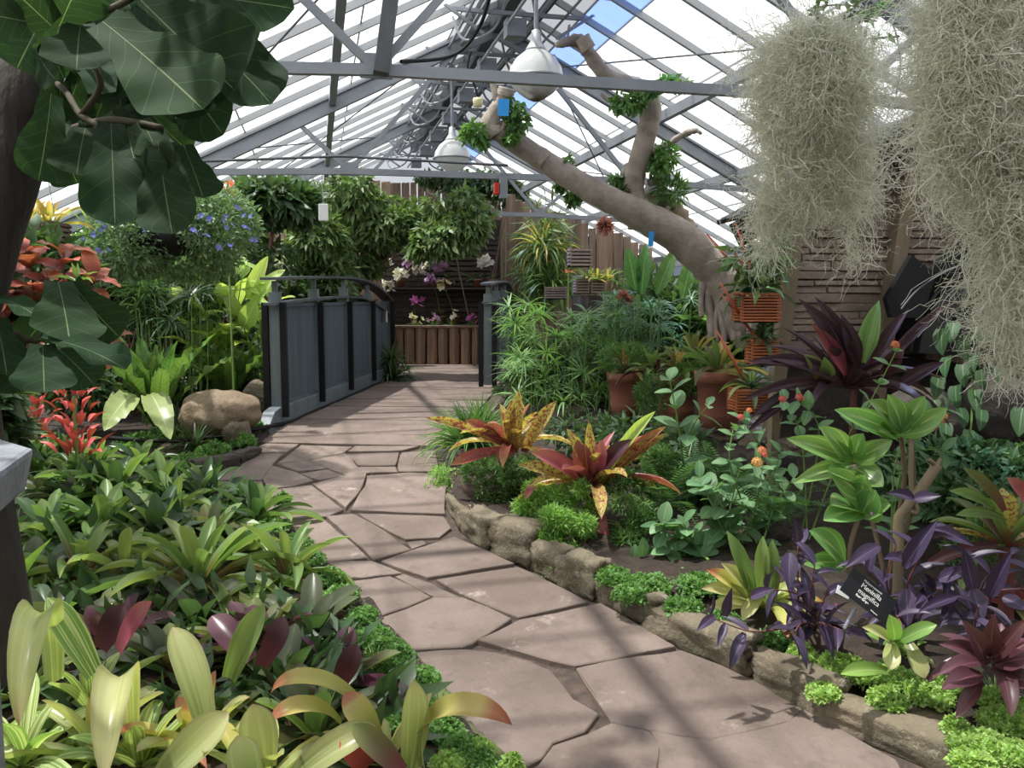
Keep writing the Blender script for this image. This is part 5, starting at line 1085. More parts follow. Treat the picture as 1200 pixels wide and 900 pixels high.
# posts of the niche
for x, w_, l in ((372, 30, 'thick brown split-log post left of the orchid niche'), (420, 32, 'rough brown log post with vines beside the orchids')):
    a = P(x+14, 430, 13.2); a.z = .4; tag(MB().tube([a, Vector((a.x, a.y, 1.5)), Vector((a.x+.02, a.y, 3.0))], [.22, .2, .19], 9).build('log_post', MT['log']), l, 'post')
a = P(592, 425, 13.9); tag(MB().bar((a.x, a.y, .4), (a.x, a.y, 2.75), .12, .12, up=(0, 1, 0)).build('niche_post', MT['wood']), 'thin pale timber post at the right of the orchid niche', 'post')
# dark screen, shelves, pots and orchids
nb = thing('orchid_screen', 'dark slatted screen at the back of the orchid niche', 'screen', P(500, 425, 14.25))
MT['dkslat'] = plain('dark_slat', '#4a4038', .85, 0, .4, 6, '#3a322c')
s0, s1 = P(418, 400, 14.25), P(600, 400, 14.25)
for i in range(26):
    z = .5+i*.085; obj('slat', MB().bar((s0.x, s0.y, z), (s1.x, s1.y, z), .02, .06).me('slat'), MT['dkslat'], nb)
MB().bar((s0.x, s0.y+.06, 1.6), (s1.x, s1.y+.06, 1.6), .02, 2.3).build('backing', MT['dark_rock'], nb)
for z, l in ((1.02, 'lower'), (1.62, 'upper')):
    a, b = P(425, 360, 14.05), P(590, 360, 14.05); tag(MB().bar((a.x, a.y, z), (b.x, b.y, z), .28, .03).build('plant_shelf', MT['dkslat']), f'{l} dark wooden shelf with orchid pots in the niche', 'shelf')
def potme(r, h): return MB().lathe([(.001, 0), (r*.7, 0), (r*.95, h*.8), (r*1.06, h*.8), (r*1.06, h), (r*.95, h), (r*.9, h*.9), (.001, h*.88)], 18)
for i, (x, z, zl, f, k, l) in enumerate(((430, 1.04, 360, 'f_white', 9, 'white orchid in a clay pot behind the middle railing post'), (455, 1.04, 362, 'f_white', 12, 'white orchid spray left of the niche centre'), (505, 1.64, 366, 'f_white', 14, 'large white orchid spray under the vine, upper shelf'), (470, 1.64, 360, 'f_white', 12, 'rounded white orchid spray beside a magenta bloom'), (525, 1.64, 360, 'f_mauve', 12, 'mauve orchid right of the large white spray'), (560, 1.64, 360, 'f_mauve', 14, 'tall mauve orchid with two bloom clusters'), (517, 1.04, 360, 'f_mauve', 10, 'drooping lilac orchid near the niche centre'), (533, 1.04, 360, 'f_cream', 8, 'cream orchid next to the lilac one'), (578, 1.64, 360, 'f_white', 12, 'white orchid by the thin pale post'), (485, 1.04, 360, 'f_pink', 6, 'low magenta orchid on the lower shelf'))):
    b = P(x, 360, 14.0); b.z = z; t = thing('orchid', l, 'orchid', b, 'orchids in the niche'); o = obj('pot', potme(.07, .13).me('pot', True), MT['terra'], t, Matrix.Translation(b))
    tx, ty = [(452, 322), (456, 404), (570, 345), (513, 365), (642, 335), (545, 312), (617, 380), (653, 398), (812, 320), (562, 467)][i]; fx, fy = 300+tx/3, 200+ty/3
    tp = P(fx, fy, 13.85); MB().tube(spline([b+Vector((0, 0, .1)), (b+tp)/2+Vector((0, 0, .12)), tp], 5), .003, 5).build('stem', MT['gstem'], t)
    if i == 2: fx, fy = 492, 314; tp = P(fx, fy, 13.85)
    obj('blossoms', blossoms_me([tp+Vector((rng.uniform(-.11, .11), rng.uniform(-.03, .05), rng.uniform(-.09, .07))) for _ in range(k)], .075, i), MT[f], t, stuff=True)
    leaves_into(t, 'dark', b+Vector((0, 0, .12)), .8, 6, i)
for i, (x, y, f, l) in enumerate(((488, 380, 'f_cream', 'low plant with pale flowers on the cap of the log wall'), (508, 377, 'f_mauve', 'green leafy plant on the log wall'), (528, 375, 'f_white', 'white-flowered plant standing just behind the log wall cap'), (552, 380, 'f_pink', 'small green plant at the right end of the log wall'))):
    b = P(x, y, 13.75); b.z = 1.0; t = thing('potted_plant', l, 'plant', b); leaves_into(t, 'spider', b, .75, 22, i); obj('blossoms', blossoms_me([P(x+rng.uniform(-7, 7), y-6+rng.uniform(-5, 5), 13.6) for _ in range(7)], .05, i), MT[f], t, stuff=True)
# strap plant growing at the far end of the railing
t = thing('grass_plant', 'dark arching grassy clump growing through the far end of the left railing', 'plant', A0+BD*3.9+BN*.12+Vector((0, 0, .02)))
leaves_into(t, 'spider', t.location, 1.8, 70, 8, mats=['dark', 'liri', 'darkfill']); leaves_into(t, 'spider', t.location+Vector((0, 0, .25)), 1.3, 40, 18, mats=['dark', 'liri'])
# ================================================================ MIDDLE RIGHT
papyrus('papyrus', 'tall bright umbrella papyrus clump beside the right bridge railing', [(600+130*rng.random()**1.1, 358+rng.random()*115, rng.uniform(7.0, 8.3)) for _ in range(58)]+[(rng.uniform(590, 620), rng.uniform(360, 420), 8.2) for _ in range(10)], 'umbel', .22, 45, gd(655, 480, 7.7))
papyrus('papyrus', 'smaller grey-green papyrus clump behind the terracotta pots', [(rng.uniform(700, 810), rng.uniform(352, 405), rng.uniform(7.2, 8.0)) for _ in range(40)], 'umbeld', .19, 46, gd(755, 480, 7.7))
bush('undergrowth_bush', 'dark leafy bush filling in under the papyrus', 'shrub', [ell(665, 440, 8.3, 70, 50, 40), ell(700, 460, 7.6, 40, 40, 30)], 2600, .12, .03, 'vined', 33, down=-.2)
# far plants in front of the slab fence
t = bush('orchid_clump', 'large clump of arching strap-leaved orchids hanging on the slab fence', 'plant', [ell(636, 310, 12.5, 34, 60, 30)], 900, .36, .03, 'vine', 34, down=.6)
leaves_into(t, 'spider', P(636, 295, 12.2), 2.0, 70, 3, mats=['liri', 'green', 'yellowbrom']); leaves_into(t, 'spider', P(645, 335, 12.2), 2.0, 60, 4, mats=['liri', 'green'])
slat_box('slat_basket', 'grey slatted orchid basket, the upper of the pair before the slab fence', 679, 302, 10.2, 26, 21, 5, 'greyslat', 8, .8, hang=.9)
for px, l in ((681, 'grey slatted basket standing below the upper one, left of its twin'), (699, 'grey slatted basket on the stump, right of its twin')):
    slat_box('slat_basket', l, px, 334, 10.0, 17, 20, 6, 'greyslat', 12, .8)
a = P(688, 400, 10.1); st = MB().tube([(a.x, a.y, gz(a.x, a.y)), (a.x, a.y, P(688, 345, 10.1).z-.01)], [.2, .18], 12).build('tree_stump', MT['dark_rock']); tag(st, 'grey stump carrying the two lower slat baskets', 'stump')
slat_box('slat_basket', 'dim slatted basket low behind the papyrus and left of the stump', 651, 343, 10.6, 26, 14, 5, 'greyslat', 0, .8)
c = P(722, 336, 10.3); t = thing('planter_trough', 'brown fibre trough with grassy seedlings right of the slat baskets', 'planter', c); MB().box(c, (.30, .18, .13)).build('trough', MT['log'], t); leaves_into(t, 'spider', c+Vector((0, 0, .06)), .8, 40, 6)
t = MB().box((c.x, c.y, (c.z-.065)/2), (.2, .14, c.z-.065)).build('plinth', MT['dark_rock']); tag(t, 'dark pillar below the brown fibre trough', 'pillar')
for i, (x, y) in enumerate(((688, 316), (700, 312), (712, 318))): rosette('orchid_plant', ('strap-leaved orchid growing from the left lower slat basket', 'strap-leaved orchid growing from the right lower slat basket', 'pale strap-leaved orchid between basket and trough')[i], 'brom_small', P(x, 328, 9.9), .95, 12, 330+i)
for x, y, d, r, l in ((709, 265, 8.2, 10.5, 'red ball-shaped air plant hanging before the slab fence'), (731, 350, 7.5, 9.5, 'dull red ball-shaped air plant above the papyrus')):
    c = P(x, y, d); k = r*d/F; t = thing('air_plant', l, 'air plant', c); V=[];
    rs_ = np.random.RandomState(int(x)); dd = rs_.normal(size=(420, 3)); dd /= np.linalg.norm(dd, axis=1)[:, None]
    obj('spiky_leaves', small_leaves(np.array(c)+dd*k*.05, dd, k*1.0, k*.2, rs_), MT['airred'], t, stuff=True); MB().tube([c+Vector((0, 0, k*.6)), c+Vector((0, 0, k*.6+(.9 if d > 8 else .35)))], .003, 4).build('wire', MT['steel'], t)
t = thing('flower_spike', 'small orange flower spike beside the upper grey slat basket', 'plant', gd(666, 420, 9.6)); c = P(666, 320, 9.6); MB().tube([t.location, c], .008, 5).build('stem', MT['gstem'], t); leaves_into(t, 'scarlet', c, .8, 10, 6, mats=['f_orange'])
# philodendrons below the tree
for i, (x, y, d, l) in enumerate(((760, 330, 8.4, 'big-leaved philodendron with lobed upright leaf left of the tree base'), (810, 340, 8.2, 'big-leaved philodendron right under the leaning trunk'), (905, 300, 8.6, 'large-leaved plant behind the orange slat baskets'))):
    t = thing('philodendron', l, 'plant', gd(x, 420, d)); b = P(x, y+50, d)
    MB().tube([t.location, b], .02, 6).build('stem', MT['gstem'], t); leaves_into(t, 'philo', b, 1.15, 12, 70+i)
    foliage(t, [ell(x, y+40, d+.2, 50, 40)], 700, .16, .07, 'vined', 70+i)
bush('vine', 'dark leafy climber behind the tree base by the grey wall sheet', 'vine', [ell(780, 350, 9.6, 70, 60, 40), ell(850, 400, 8.6, 70, 50, 40)], 3600, .15, .06, 'vined', 36)
t = thing('climbing_plant', 'pale green climber rising by the blue tag under the trunk', 'plant', gd(748, 420, 8.0))
for x0, y0, x1, y1, w_ in ((745, 340, 735, 290, .22), (752, 345, 757, 285, .18), (770, 345, 792, 290, .2), (735, 345, 715, 385, .15), (800, 350, 815, 290, .2), (820, 350, 845, 300, .18)): bigleaf(t, leafm(pr_oval, 30, 10, 4, .05, .06, 4), 'philo', P(x0, y0, 7.9), P(x1, y1, 7.8), w_*.72)
MB().tube([t.location, P(748, 345, 7.9)], .02, 6).build('stem', MT['gstem'], t)
# stone ledge with pots
LZ = .46
lg = thing('stone_ledge', 'low dry-stone ledge carrying the terracotta pots', 'ledge', Vector((*PZ(780, 492, LZ).xy, gz(3, 6)))) if False else thing('stone_ledge', 'low dry-stone ledge carrying the terracotta pots', 'ledge', Vector((PZ(780, 492, LZ).x, PZ(780, 492, LZ).y, .2)))
LA0, LA1 = PZ(680, 484, LZ), PZ(940, 520, LZ); ld = (LA1-LA0).normalized(); ln_ = Vector((-ld.y, ld.x, 0)); LL = (LA1-LA0).length
for row, (z, n_) in enumerate(((LZ-.035, 9), (LZ-.12, 8), (LZ-.22, 7), (LZ-.32, 7))):
    for i in range(n_):
        a = (i+.5*(row % 2))/n_*LL; w_ = LL/n_
        for dep in ((0, .55) if row == 0 else (0,)):
            o = obj('ledge_stone', rock_me(w_*.52, .20+.1*(row == 0), .05, 50+row*9+i, 3, .14, .75, .05), MT['edge'] if row == 0 else MT['dark_rock'], lg, Matrix.Translation(LA0+ld*(a+w_/2)+ln_*(.2+.02*row+dep)+Vector((0, 0, z-LZ+rng.uniform(-.006, .006)))) @ Matrix.Rotation(math.atan2(ld.y, ld.x), 4, 'Z'))
MB().box(LA0+ld*LL*.5+ln_*.75+Vector((0, 0, -.26)), (LL, 1.0, .36), Matrix((ld, ln_, Vector((0, 0, 1)))).transposed()).build('fill', MT['soil'], lg)
def pot(px, py, wpx, hpx, d, label, rim=True):
    c = P(px, py, d); c.z = max(c.z, LZ); r = wpx*d/F/2; h = hpx*d/F; t = thing('terracotta_pot', label, 'pot', c)
    MB().lathe([(.001, 0), (r*.74, 0), (r*.80, .2*h), (r*.815, .21*h), (r*.82, .24*h), (r*.90, .80*h), (r, .80*h), (r*1.02, .985*h), (r*.98, h), (r*.9, .98*h), (r*.86, .85*h), (.001, .84*h)], 32, c).build('pot', MT['terra'], t, True)
    MB().lathe([(.001, 0), (r*.88, 0)], 20, c+Vector((0, 0, .9*h))).build('soil', MT['soil'], t); return t, c+Vector((0, 0, .9*h))
t, pt_ = pot(842, 500, 58, 66, 6.25, 'large terracotta pot with ribbed body, frontmost on the ledge')
rosette('bromeliad', 'spreading green bromeliad clump in the large terracotta pot', 'brom_small', pt_+Vector((0, 0, .02)), 1.55, 26, 501)
bigleaf(thing('dry_leaf', 'pale dry leaf bent over the rim of the large terracotta pot', 'leaf', pt_), leafm(pr_strap, 120, 10, 3, .04), 'yellowbrom', pt_+Vector((-.1, -.08, .02)), pt_+Vector((.12, -.16, .0)), .05)
t, p2 = pot(792, 492, 52, 52, 6.55, 'dark terracotta pot in shade left of the large pot')
rosette('bromeliad', 'reddish speckled bromeliad in the shaded terracotta pot', 'speckle', p2+Vector((0, 0, .08)), .9, 16, 502, mats=['speckle', 'maroongreen', 'green']); t = thing('feathery_fern', 'feathery green fern trailing from the shaded pot', 'fern', p2); foliage(t, [(p2+Vector((.05, -.12, .02)), (.22, .16, .12)), (p2+Vector((-.25, -.1, -.1)), (.12, .1, .16))], 2600, .045, .008, 'asparf', 9, down=-.3)
t, p3 = pot(733, 486, 44, 50, 6.9, 'orange terracotta pot at the left end of the ledge')
rosette('bromeliad', 'bronze bromeliad above the orange terracotta pot', 'brom_small', p3+Vector((0, 0, .03)), 1.3, 20, 503, mats=['maroongreen', 'green', 'speckle']); t = thing('feathery_fern', 'feathery fern hanging beside the orange pot', 'fern', p3); foliage(t, [(p3+Vector((.16, -.1, -.02)), (.16, .12, .2)), (p3+Vector((0, 0, .15)), (.25, .15, .12))], 2600, .05, .009, 'asparf', 10, down=-.2)
rosette('bromeliad', 'dark-leaved bromeliad between the orange and shaded pots', 'brom_small', P(765, 438, 6.6), 1.2, 18, 504, mats=['maroon', 'maroongreen', 'green'])
rosette('bromeliad', 'green bromeliad behind the shaded pot with upright pale tips', 'brom_small', P(815, 420, 6.9), 1.5, 18, 505)
# orange slatted boxes on the post
bx = [(886, 360, 5.65, 47, 34, 10, 'orange cedar slat box hung highest on the post', 'tall green and banded plant in the highest orange slat box'), (893, 412, 5.75, 33, 29, 8, 'narrow orange cedar slat box in the middle of the post', 'trailing silvery plant in the middle orange slat box'), (880, 468, 5.5, 46, 27, 8, 'lowest orange cedar slat box beside the large terracotta pot', 'banded bromeliad in the lowest orange slat box')]
for i, (x, y, d, w_, h_, n_, l, l2) in enumerate(bx):
    t, top = slat_box('slat_box', l, x, y, d, w_, h_, n_, 'cedar', 4, .7, 'orange slat boxes')
    r_ = rosette('bromeliad', l2, 'striped_pot', top+Vector((0, 0, .0)), (1.1, .75, .85)[i], 26, 510+i, mats=[['dark', 'green', 'umbeld'], ['umbeld', 'dark', 'moss_leaf' if 0 else 'darkfill'], ['umbeld', 'dark', 'striped']][i])
    if i == 0:
        foliage(r_, [(top+Vector((0, 0, .22)), (.2, .12, .16))], 90, .14, .05, 'vine', 9); leaves_into(r_, 'nest', top, .4, 6, 4)
    for x0, y0, x1, y1 in ((((865, 318, 828, 274), (880, 320, 862, 262), (872, 312, 860, 297), (866, 368, 843, 330)), ((888, 398, 845, 345),), ((872, 446, 839, 386),))[i]):
        MB().tube([P(x0, y0, d-.05), P((x0+x1)/2+1, (y0+y1)/2, d-.05), P(x1, y1, d-.05)], [.008, .011, .005], 6).build('red_spike', plain('coral_spike', '#b0583c', .5), r_, True)
    m = MB(); m.bar(P(x+8, y-h_/2+2, d+.12), P(x+30, y-h_/2+2, d+.3), .02, .02); m.build('bracket', MT['steel'], t)
# ================================================================ RIGHT BED
rosette('cordyline', 'large dark purple cordyline with long arching leaves before the stone wall', 'cordy', P(990, 455, 4.9), 1.0, 30, 520, (5, 0), 'plant')
t = thing('cordyline', 'dark cordyline shoot with one striped green leaf beside the black shelter', 'plant', P(1010, 450, 4.8))
for x0, y0, x1, y1, w_, m_ in ((1012, 425, 1030, 352, .11, 'cordygreen'), (995, 430, 936, 350, .09, 'cordy'), (1000, 425, 955, 348, .08, 'cordy'), (1005, 430, 985, 368, .09, 'cordy'), (1020, 430, 1065, 362, .07, 'cordy'), (1030, 440, 1114, 354, .06, 'cordy'), (990, 440, 950, 378, .08, 'rosered'), (1045, 460, 1108, 424, .08, 'cordy'), (975, 440, 876, 424, .09, 'cordy'), (975, 450, 868, 470, .07, 'cordy'), (985, 450, 900, 420, .09, 'cordy'), (960, 445, 942, 415, .1, 'maroongreen'), (968, 445, 966, 418, .09, 'green'), (1040, 440, 1060, 405, .1, 'wine'), (960, 455, 872, 510, .06, 'cordy'), (940, 460, 880, 490, .07, 'cordy')): bigleaf(t, leafm(pr_cordy, 48, 10, 4, .06), m_, P(x0, y0, 4.75), P(x1, y1, 4.6), w_*1.0)
MB().tube([gd(1000, 560, 4.9), P(1000, 455, 4.85)], .02, 7).build('stem', MT['rstem'], t)
# heart-leaved climber below the shelter
t = thing('heart_leaf_vine', 'heart-leaved climber hanging over the dark ledge below the black shelter', 'vine', P(1130, 430, 4.9))
for i, (x, y, s) in enumerate([(1105, 400, 28), (1130, 408, 28), (1150, 395, 24), (1118, 390, 22), (1160, 392, 26), (1142, 425, 20), (1110, 430, 22), (1128, 440, 24), (1150, 445, 22), (1100, 455, 24), (1120, 465, 24), (1142, 470, 24), (1095, 480, 20), (1125, 490, 22), (1150, 492, 22), (1165, 440, 20), (1108, 508, 22), (1135, 515, 20)]):
    bigleaf(t, leafm(pr_heart, 36, 7, 4, .05), 'heartleaf', P(x, y-s*.55, 4.6+i*.02), P(x+rng.uniform(-5, 5), y+s*.6, 4.55+i*.02), s*.75*4.6/F, rng.uniform(-45, 45))
MB().tube(spline([P(1160, 395, 4.65), P(1150, 385, 4.7), P(1135, 410, 4.7), P(1140, 470, 4.8), gd(1130, 540, 4.7)], 6), .006, 5).build('stem', MT['gstem'], t)
t = thing('heart_leaf_vine', 'single heart-shaped leaf and runner at the right edge of the photo', 'vine', P(1205, 540, 4.4)); bigleaf(t, leafm(pr_heart, 30, 7, 4, .05), 'heartleaf', P(1198, 478, 4.3), P(1194, 512, 4.25), .10); MB().tube([P(1202, 470, 4.3), gd(1205, 560, 4.4)], .005, 5).build('stem', MT['gstem'], t)
bush('ground_vine', 'dark small-leaved creeper covering the shaded ground below the ledge', 'vine', [ell(1150, 545, 4.6, 60, 30, 60), ell(1120, 600, 4.1, 60, 35, 50), ell(1060, 560, 4.6, 50, 30, 40), ell(1180, 560, 4.4, 40, 35, 40)], 2300, .075, .045, 'heartleaf', 37, stems=1)
# rocks under the ledge
for i, (x, y, d, w_, h_, l) in enumerate(((1080, 490, 5.5, 90, 60, 'dark rock in the shade under the ledge, left of its pair'), (1170, 480, 5.4, 90, 70, 'dark rock in the shade under the ledge at the right edge'), (905, 545, 5.4, 60, 34, 'grey rock among lantana stems below the orange boxes'), (860, 545, 5.6, 40, 26, 'small grey rock behind the fern fronds'), (905, 625, 4.4, 44, 24, 'pale grey rock behind the pale strap bromeliad'))): rock(x, y, d, w_, h_, l, 60+i, 'dark_rock', .7)
# wooden stake left of the medinilla
a = P(907, 480, 5.1); b = Vector((a.x, a.y, .15)); tag(MB().bar(b, a+Vector((0, 0, .1)), .05, .05, up=(0, 1, 0)).build('timber_stake', MT['wood']), 'grey timber stake under the lowest orange slat box', 'stake')
# lantana
def lantana(label, stems, heads, seed, base):
    t = thing('lantana', label, 'plant', base)
    for i, q in enumerate(stems): sprig(t, [base+Vector((rng.uniform(-.06, .06), rng.uniform(-.06, .06), 0))]+[P(*v) for v in q], leafm(pr_oval, 24, 6, 4, .05, .02, 4), 'lant', 8, .115, .062, seed+i, 'gstem', .006, True, .3, .2)
    for x, y, d, m_, s in heads:
        obj('flower_head', HEAD, None, t) if 0 else leafobj('flower_head', t, HEAD, MT[m_], Matrix.Translation(P(x, y, d)) @ Matrix.Rotation(R(40), 4, 'X') @ Matrix.Scale(s*d/F, 4))
lantana('lantana with red flower heads leaning in front of the dark cordyline', [[(940, 520, 4.4), (920, 470, 4.3)], [(960, 510, 4.4), (935, 470, 4.25)], [(990, 520, 4.4), (1020, 470, 4.2), (1050, 412, 4.1)], [(900, 540, 4.5), (868, 490, 4.3)]], [(917, 468, 4.15, 'f_red', 5.5), (937, 466, 4.15, 'f_red', 6), (868, 489, 4.2, 'f_red', 5), (1049, 404, 4.0, 'f_orange', 6), (878, 481, 4.2, 'f_orange', 4)], 540, gd(940, 620, 4.4))
lantana('lantana with orange flower heads among rocks in the middle of the right bed', [[(890, 570, 4.3), (887, 545, 4.1)], [(870, 590, 4.4), (855, 540, 4.2), (860, 500, 4.2)], [(905, 600, 4.3), (930, 560, 4.2)], [(850, 600, 4.3), (820, 560, 4.2)], [(900, 580, 4.4), (915, 530, 4.3)]], [(887, 542, 4.0, 'f_gold', 7.5), (893, 528, 4.05, 'f_orange', 6), (896, 533, 4.0, 'f_red', 4)], 560, gd(880, 650, 4.3))
lantana('lantana with a red and gold flower head right of the glossy-leaved plant', [[(1050, 540, 4.0), (1090, 500, 3.9)], [(1060, 520, 4.1), (1110, 480, 4.0)], [(1060, 540, 4.1), (1115, 530, 4.0)]], [(1092, 500, 3.75, 'f_red', 7.5), (1107, 488, 3.8, 'f_gold', 4.5), (1103, 493, 3.8, 'f_orange', 4)], 580, gd(1050, 620, 4.1))
t = thing('leafy_stem_plant', 'tall single-stemmed plant with paired grey-green leaves before the pots', 'plant', gd(806, 640, 4.9))
sprig(t, [t.location, P(803, 560, 4.8), P(795, 500, 4.75), P(785, 445, 4.7)], leafm(pr_oval, 24, 6, 4, .05), 'lant', 9, .17, .095, 31, 'gstem', .008, True, .2, .1); sprig(t, [P(800, 520, 4.75), P(818, 490, 4.65), P(830, 475, 4.6)], leafm(pr_oval, 24, 6, 4, .05), 'lant', 3, .15, .085, 32)
for i, (x, y, xx, yy, l) in enumerate(((830, 680, 790, 600, 'broad soft-leaved bush in front of the red-leaved bromeliad, left stem'), (850, 660, 840, 560, 'soft green leafy stem beside the orange lantana'), (800, 690, 770, 640, 'low soft-leaved stem above the thin slab edging'))):
    t = thing('leafy_stem_plant', l, 'plant', gb(x, y, .1)); 
    for j in range(3): sprig(t, [t.location, P((x+xx)/2+rng.uniform(-15, 15), (y+yy)/2, 4.2), P(xx+rng.uniform(-30, 30), yy+rng.uniform(-20, 20), 4.15)], leafm(pr_oval, 24, 6, 4, .05), 'lant', 6, .135, .09, 600+10*i+j, 'gstem', .006, True, .3, .2)
# glossy medinilla
t = thing('medinilla', 'medinilla with large glossy ribbed leaves in pairs on knobbly stems', 'shrub', gd(1030, 690, 3.6))
for q in ([(1040, 690, 3.6), (1050, 620, 3.6), (1060, 560, 3.6), (1055, 505, 3.55)], [(1040, 690, 3.6), (1020, 600, 3.6), (1000, 545, 3.6)], [(1000, 690, 3.4), (995, 650, 3.4), (1005, 610, 3.4)], [(1050, 650, 3.6), (1070, 590, 3.6), (1068, 515, 3.6)]): MB().tube(spline([P(*v) for v in q], 5), .010, 7).build('stem', MT['twig'], t, True)
for x0, y0, x1, y1, w_, rl_, m_ in [(1055, 510, 978, 480, .085, -20, 'medin'), (1055, 510, 1110, 478, .085, 30, 'medin'), (1052, 505, 1018, 470, .10, 10, 'medin'), (1057, 505, 1040, 462, .09, 0, 'medin'), (1058, 503, 1084, 464, .085, 15, 'medin'), (1050, 515, 1030, 505, .10, 0, 'medin'), (1000, 540, 922, 514, .085, -15, 'medin'), (1000, 540, 1046, 516, .08, 25, 'medin'), (995, 540, 960, 500, .09, 0, 'medin'), (1002, 535, 1012, 508, .09, 0, 'medin'), (998, 545, 930, 566, .07, -10, 'medin'), (1000, 548, 1035, 570, .10, 0, 'medin'), (1000, 560, 970, 552, .10, 0, 'medin'), (1012, 585, 972, 550, .11, -20, 'medin'), (1008, 588, 1015, 556, .09, 0, 'medin'), (1005, 600, 974, 592, .13, 25, 'medin'), (1010, 605, 1026, 574, .14, 10, 'medin'), (1010, 600, 1044, 592, .10, 0, 'medin'), (1008, 598, 965, 610, .11, 0, 'medin'), (990, 660, 948, 622, .12, 10, 'medin'), (990, 660, 940, 660, .08, -20, 'medin')]: bigleaf(t, leafm(pr_oval, 36, 9, 6, .07), m_, P(x0, y0, 3.5), P(x1, y1, 3.38), w_*1.12, rl_)
st_ = thing('pruned_stump', 'bare pruned brown stump with a broken forked top behind the medinilla', 'stump', gd(1052, 700, 3.5))
MB().tube(spline([st_.location, P(1053, 660, 3.5), P(1053, 610, 3.5), P(1062, 595, 3.5), P(1085, 565, 3.5), P(1098, 545, 3.5)], 5), [.022]*12+[.02]*6+[.022]*8, 9).build('trunk', MT['wood'], st_, True)
for q in ([(1062, 597, 3.5), (1075, 600, 3.5), (1068, 570, 3.5), (1068, 515, 3.48)], [(1097, 546, 3.5), (1090, 540, 3.48), (1088, 538, 3.48)], [(1098, 546, 3.5), (1103, 538, 3.5)]): MB().tube(spline([P(*v) for v in q], 4), .010, 7).build('branch', MT['wood'], st_, True)
# red-leaved bromeliads in bowls by the path
c = G(572, 628)+Vector((.03, .12, .10)); c = P(575, 606, 5.15); c.z = .20; r = .175
t = thing('round_bowl', 'round brown bowl on the edging stones', 'bowl', c); MB().lathe([(.001, 0), (r*.6, 0), (r*.95, .10), (r*1.05, .17), (r*1.0, .175), (r*.9, .12), (.001, .10)], 28, c).build('bowl', MT['bowl'], t, True)
t = rosette('bromeliad', 'yellow bromeliad speckled red, standing in the round bowl', 'speckle', P(598, 525, 5.1), 1.2, 22, 530)
MB().tube([c+Vector((0, 0, .12)), P(598, 530, 5.1)], .03, 8).build('stem', MT['rstem'], t)
for x0, y0, x1, y1, w_, m_ in ((603, 530, 608, 456, .075, 'speckle'), (596, 528, 600, 468, .07, 'speckle'), (615, 530, 652, 470, .08, 'speckle'), (590, 528, 528, 545, .07, 'speckred'), (592, 524, 498, 490, .055, 'speckle'), (590, 522, 545, 492, .07, 'speckred'), (600, 525, 585, 540, .1, 'rosered')): bigleaf(t, leafm(pr_strap, 36, 9, 4, .07), m_, P(x0, y0, 5.05), P(x1, y1, 4.9), w_)
t = rosette('bromeliad', 'rose-red and yellow bromeliad with a long hanging red leaf', 'rose', P(694, 570, 4.6), 1.2, 22, 531)
MB().tube([gd(694, 640, 4.6), P(694, 577, 4.6)], .03, 8).build('stem', MT['rstem'], t)
for x0, y0, x1, y1, w_, m_ in ((700, 590, 706, 655, .085, 'rosered'), (685, 560, 676, 515, .10, 'rosered'), (705, 565, 768, 482, .06, 'canna'), (708, 568, 782, 508, .06, 'speckle'), (712, 566, 780, 500, .055, 'speckred'), (690, 562, 664, 502, .06, 'speckle'), (692, 560, 690, 493, .05, 'speckle'), (680, 570, 606, 545, .07, 'rose_' if 0 else 'speckle'), (682, 566, 622, 530, .07, 'rosered'), (700, 560, 706, 515, .08, 'rosered'), (695, 565, 740, 515, .08, 'maroon'), (625, 570, 616, 585, .04, 'rosered')): bigleaf(t, leafm(pr_strap, 48, 9, 4, .07), m_, P(x0, y0, 4.55), P(x1, y1, 4.4), w_)
def aspar(label, ells, n, mat='aspar', seed=1, L=.032, W=.007, up=None):
    rg = random.Random(seed*17); sm = []
    for e in ells:
        for k in range(9):
            v = Vector((rg.gauss(0, 1), rg.gauss(0, 1), rg.gauss(.1, 1))).normalized(); q = rg.uniform(.35, 1.0); s = rg.uniform(.28, .5); sm.append((Vector(e[0])+Vector((v.x*e[1][0]*q, v.y*e[1][1]*q, v.z*e[1][2]*q)), (e[1][0]*s, e[1][1]*s, e[1][2]*s*.8)))
    t = thing('asparagus_fern', label, 'fern', Vector(ells[0][0])-Vector((0, 0, ells[0][1][2]))); foliage(t, sm, n, L, W, mat, seed, down=-.05, shell=.35, out=.8); m = MB()
    for e in ells:
        for k in range(10):
            d = Vector((rng.gauss(0, 1), rng.gauss(0, 1), rng.gauss(.2, .8))).normalized(); m.tube([Vector(e[0])-Vector((0, 0, e[1][2]*.8)), Vector(e[0])+Vector((d.x*e[1][0]*.5, d.y*e[1][1]*.5, d.z*e[1][2]*.6)), Vector(e[0])+Vector((d.x*e[1][0], d.y*e[1][1], d.z*e[1][2]*.9))], .002, 3)
    m.build('stems', MT['gstem'], t, stuff=True)
aspar('feathery asparagus fern filling the bowl under the speckled bromeliad', [ell(575, 565, 5.05, 30, 32), ell(610, 570, 5.0, 30, 30), ell(600, 545, 5.0, 45, 22)], 8000, 'asparf', 1)
aspar('bright asparagus fern mound hanging over the edging below the red leaf', [ell(668, 625, 4.35, 36, 36), ell(640, 590, 4.6, 30, 26), ell(676, 590, 4.5, 24, 26), ell(655, 655, 4.2, 26, 20), ell(622, 600, 4.6, 20, 24)], 15000, 'aspar', 2)
aspar('yellow-green asparagus fern wisps at the border corner beside the paving', [ell(518, 572, 5.5, 20, 14), ell(525, 600, 5.3, 12, 16), ell(520, 555, 5.6, 18, 10)], 1300, 'aspar', 3)
aspar('small fern tuft growing between the edging stones', [ell(560, 628, 4.95, 16, 14)], 1000, 'aspar', 4)
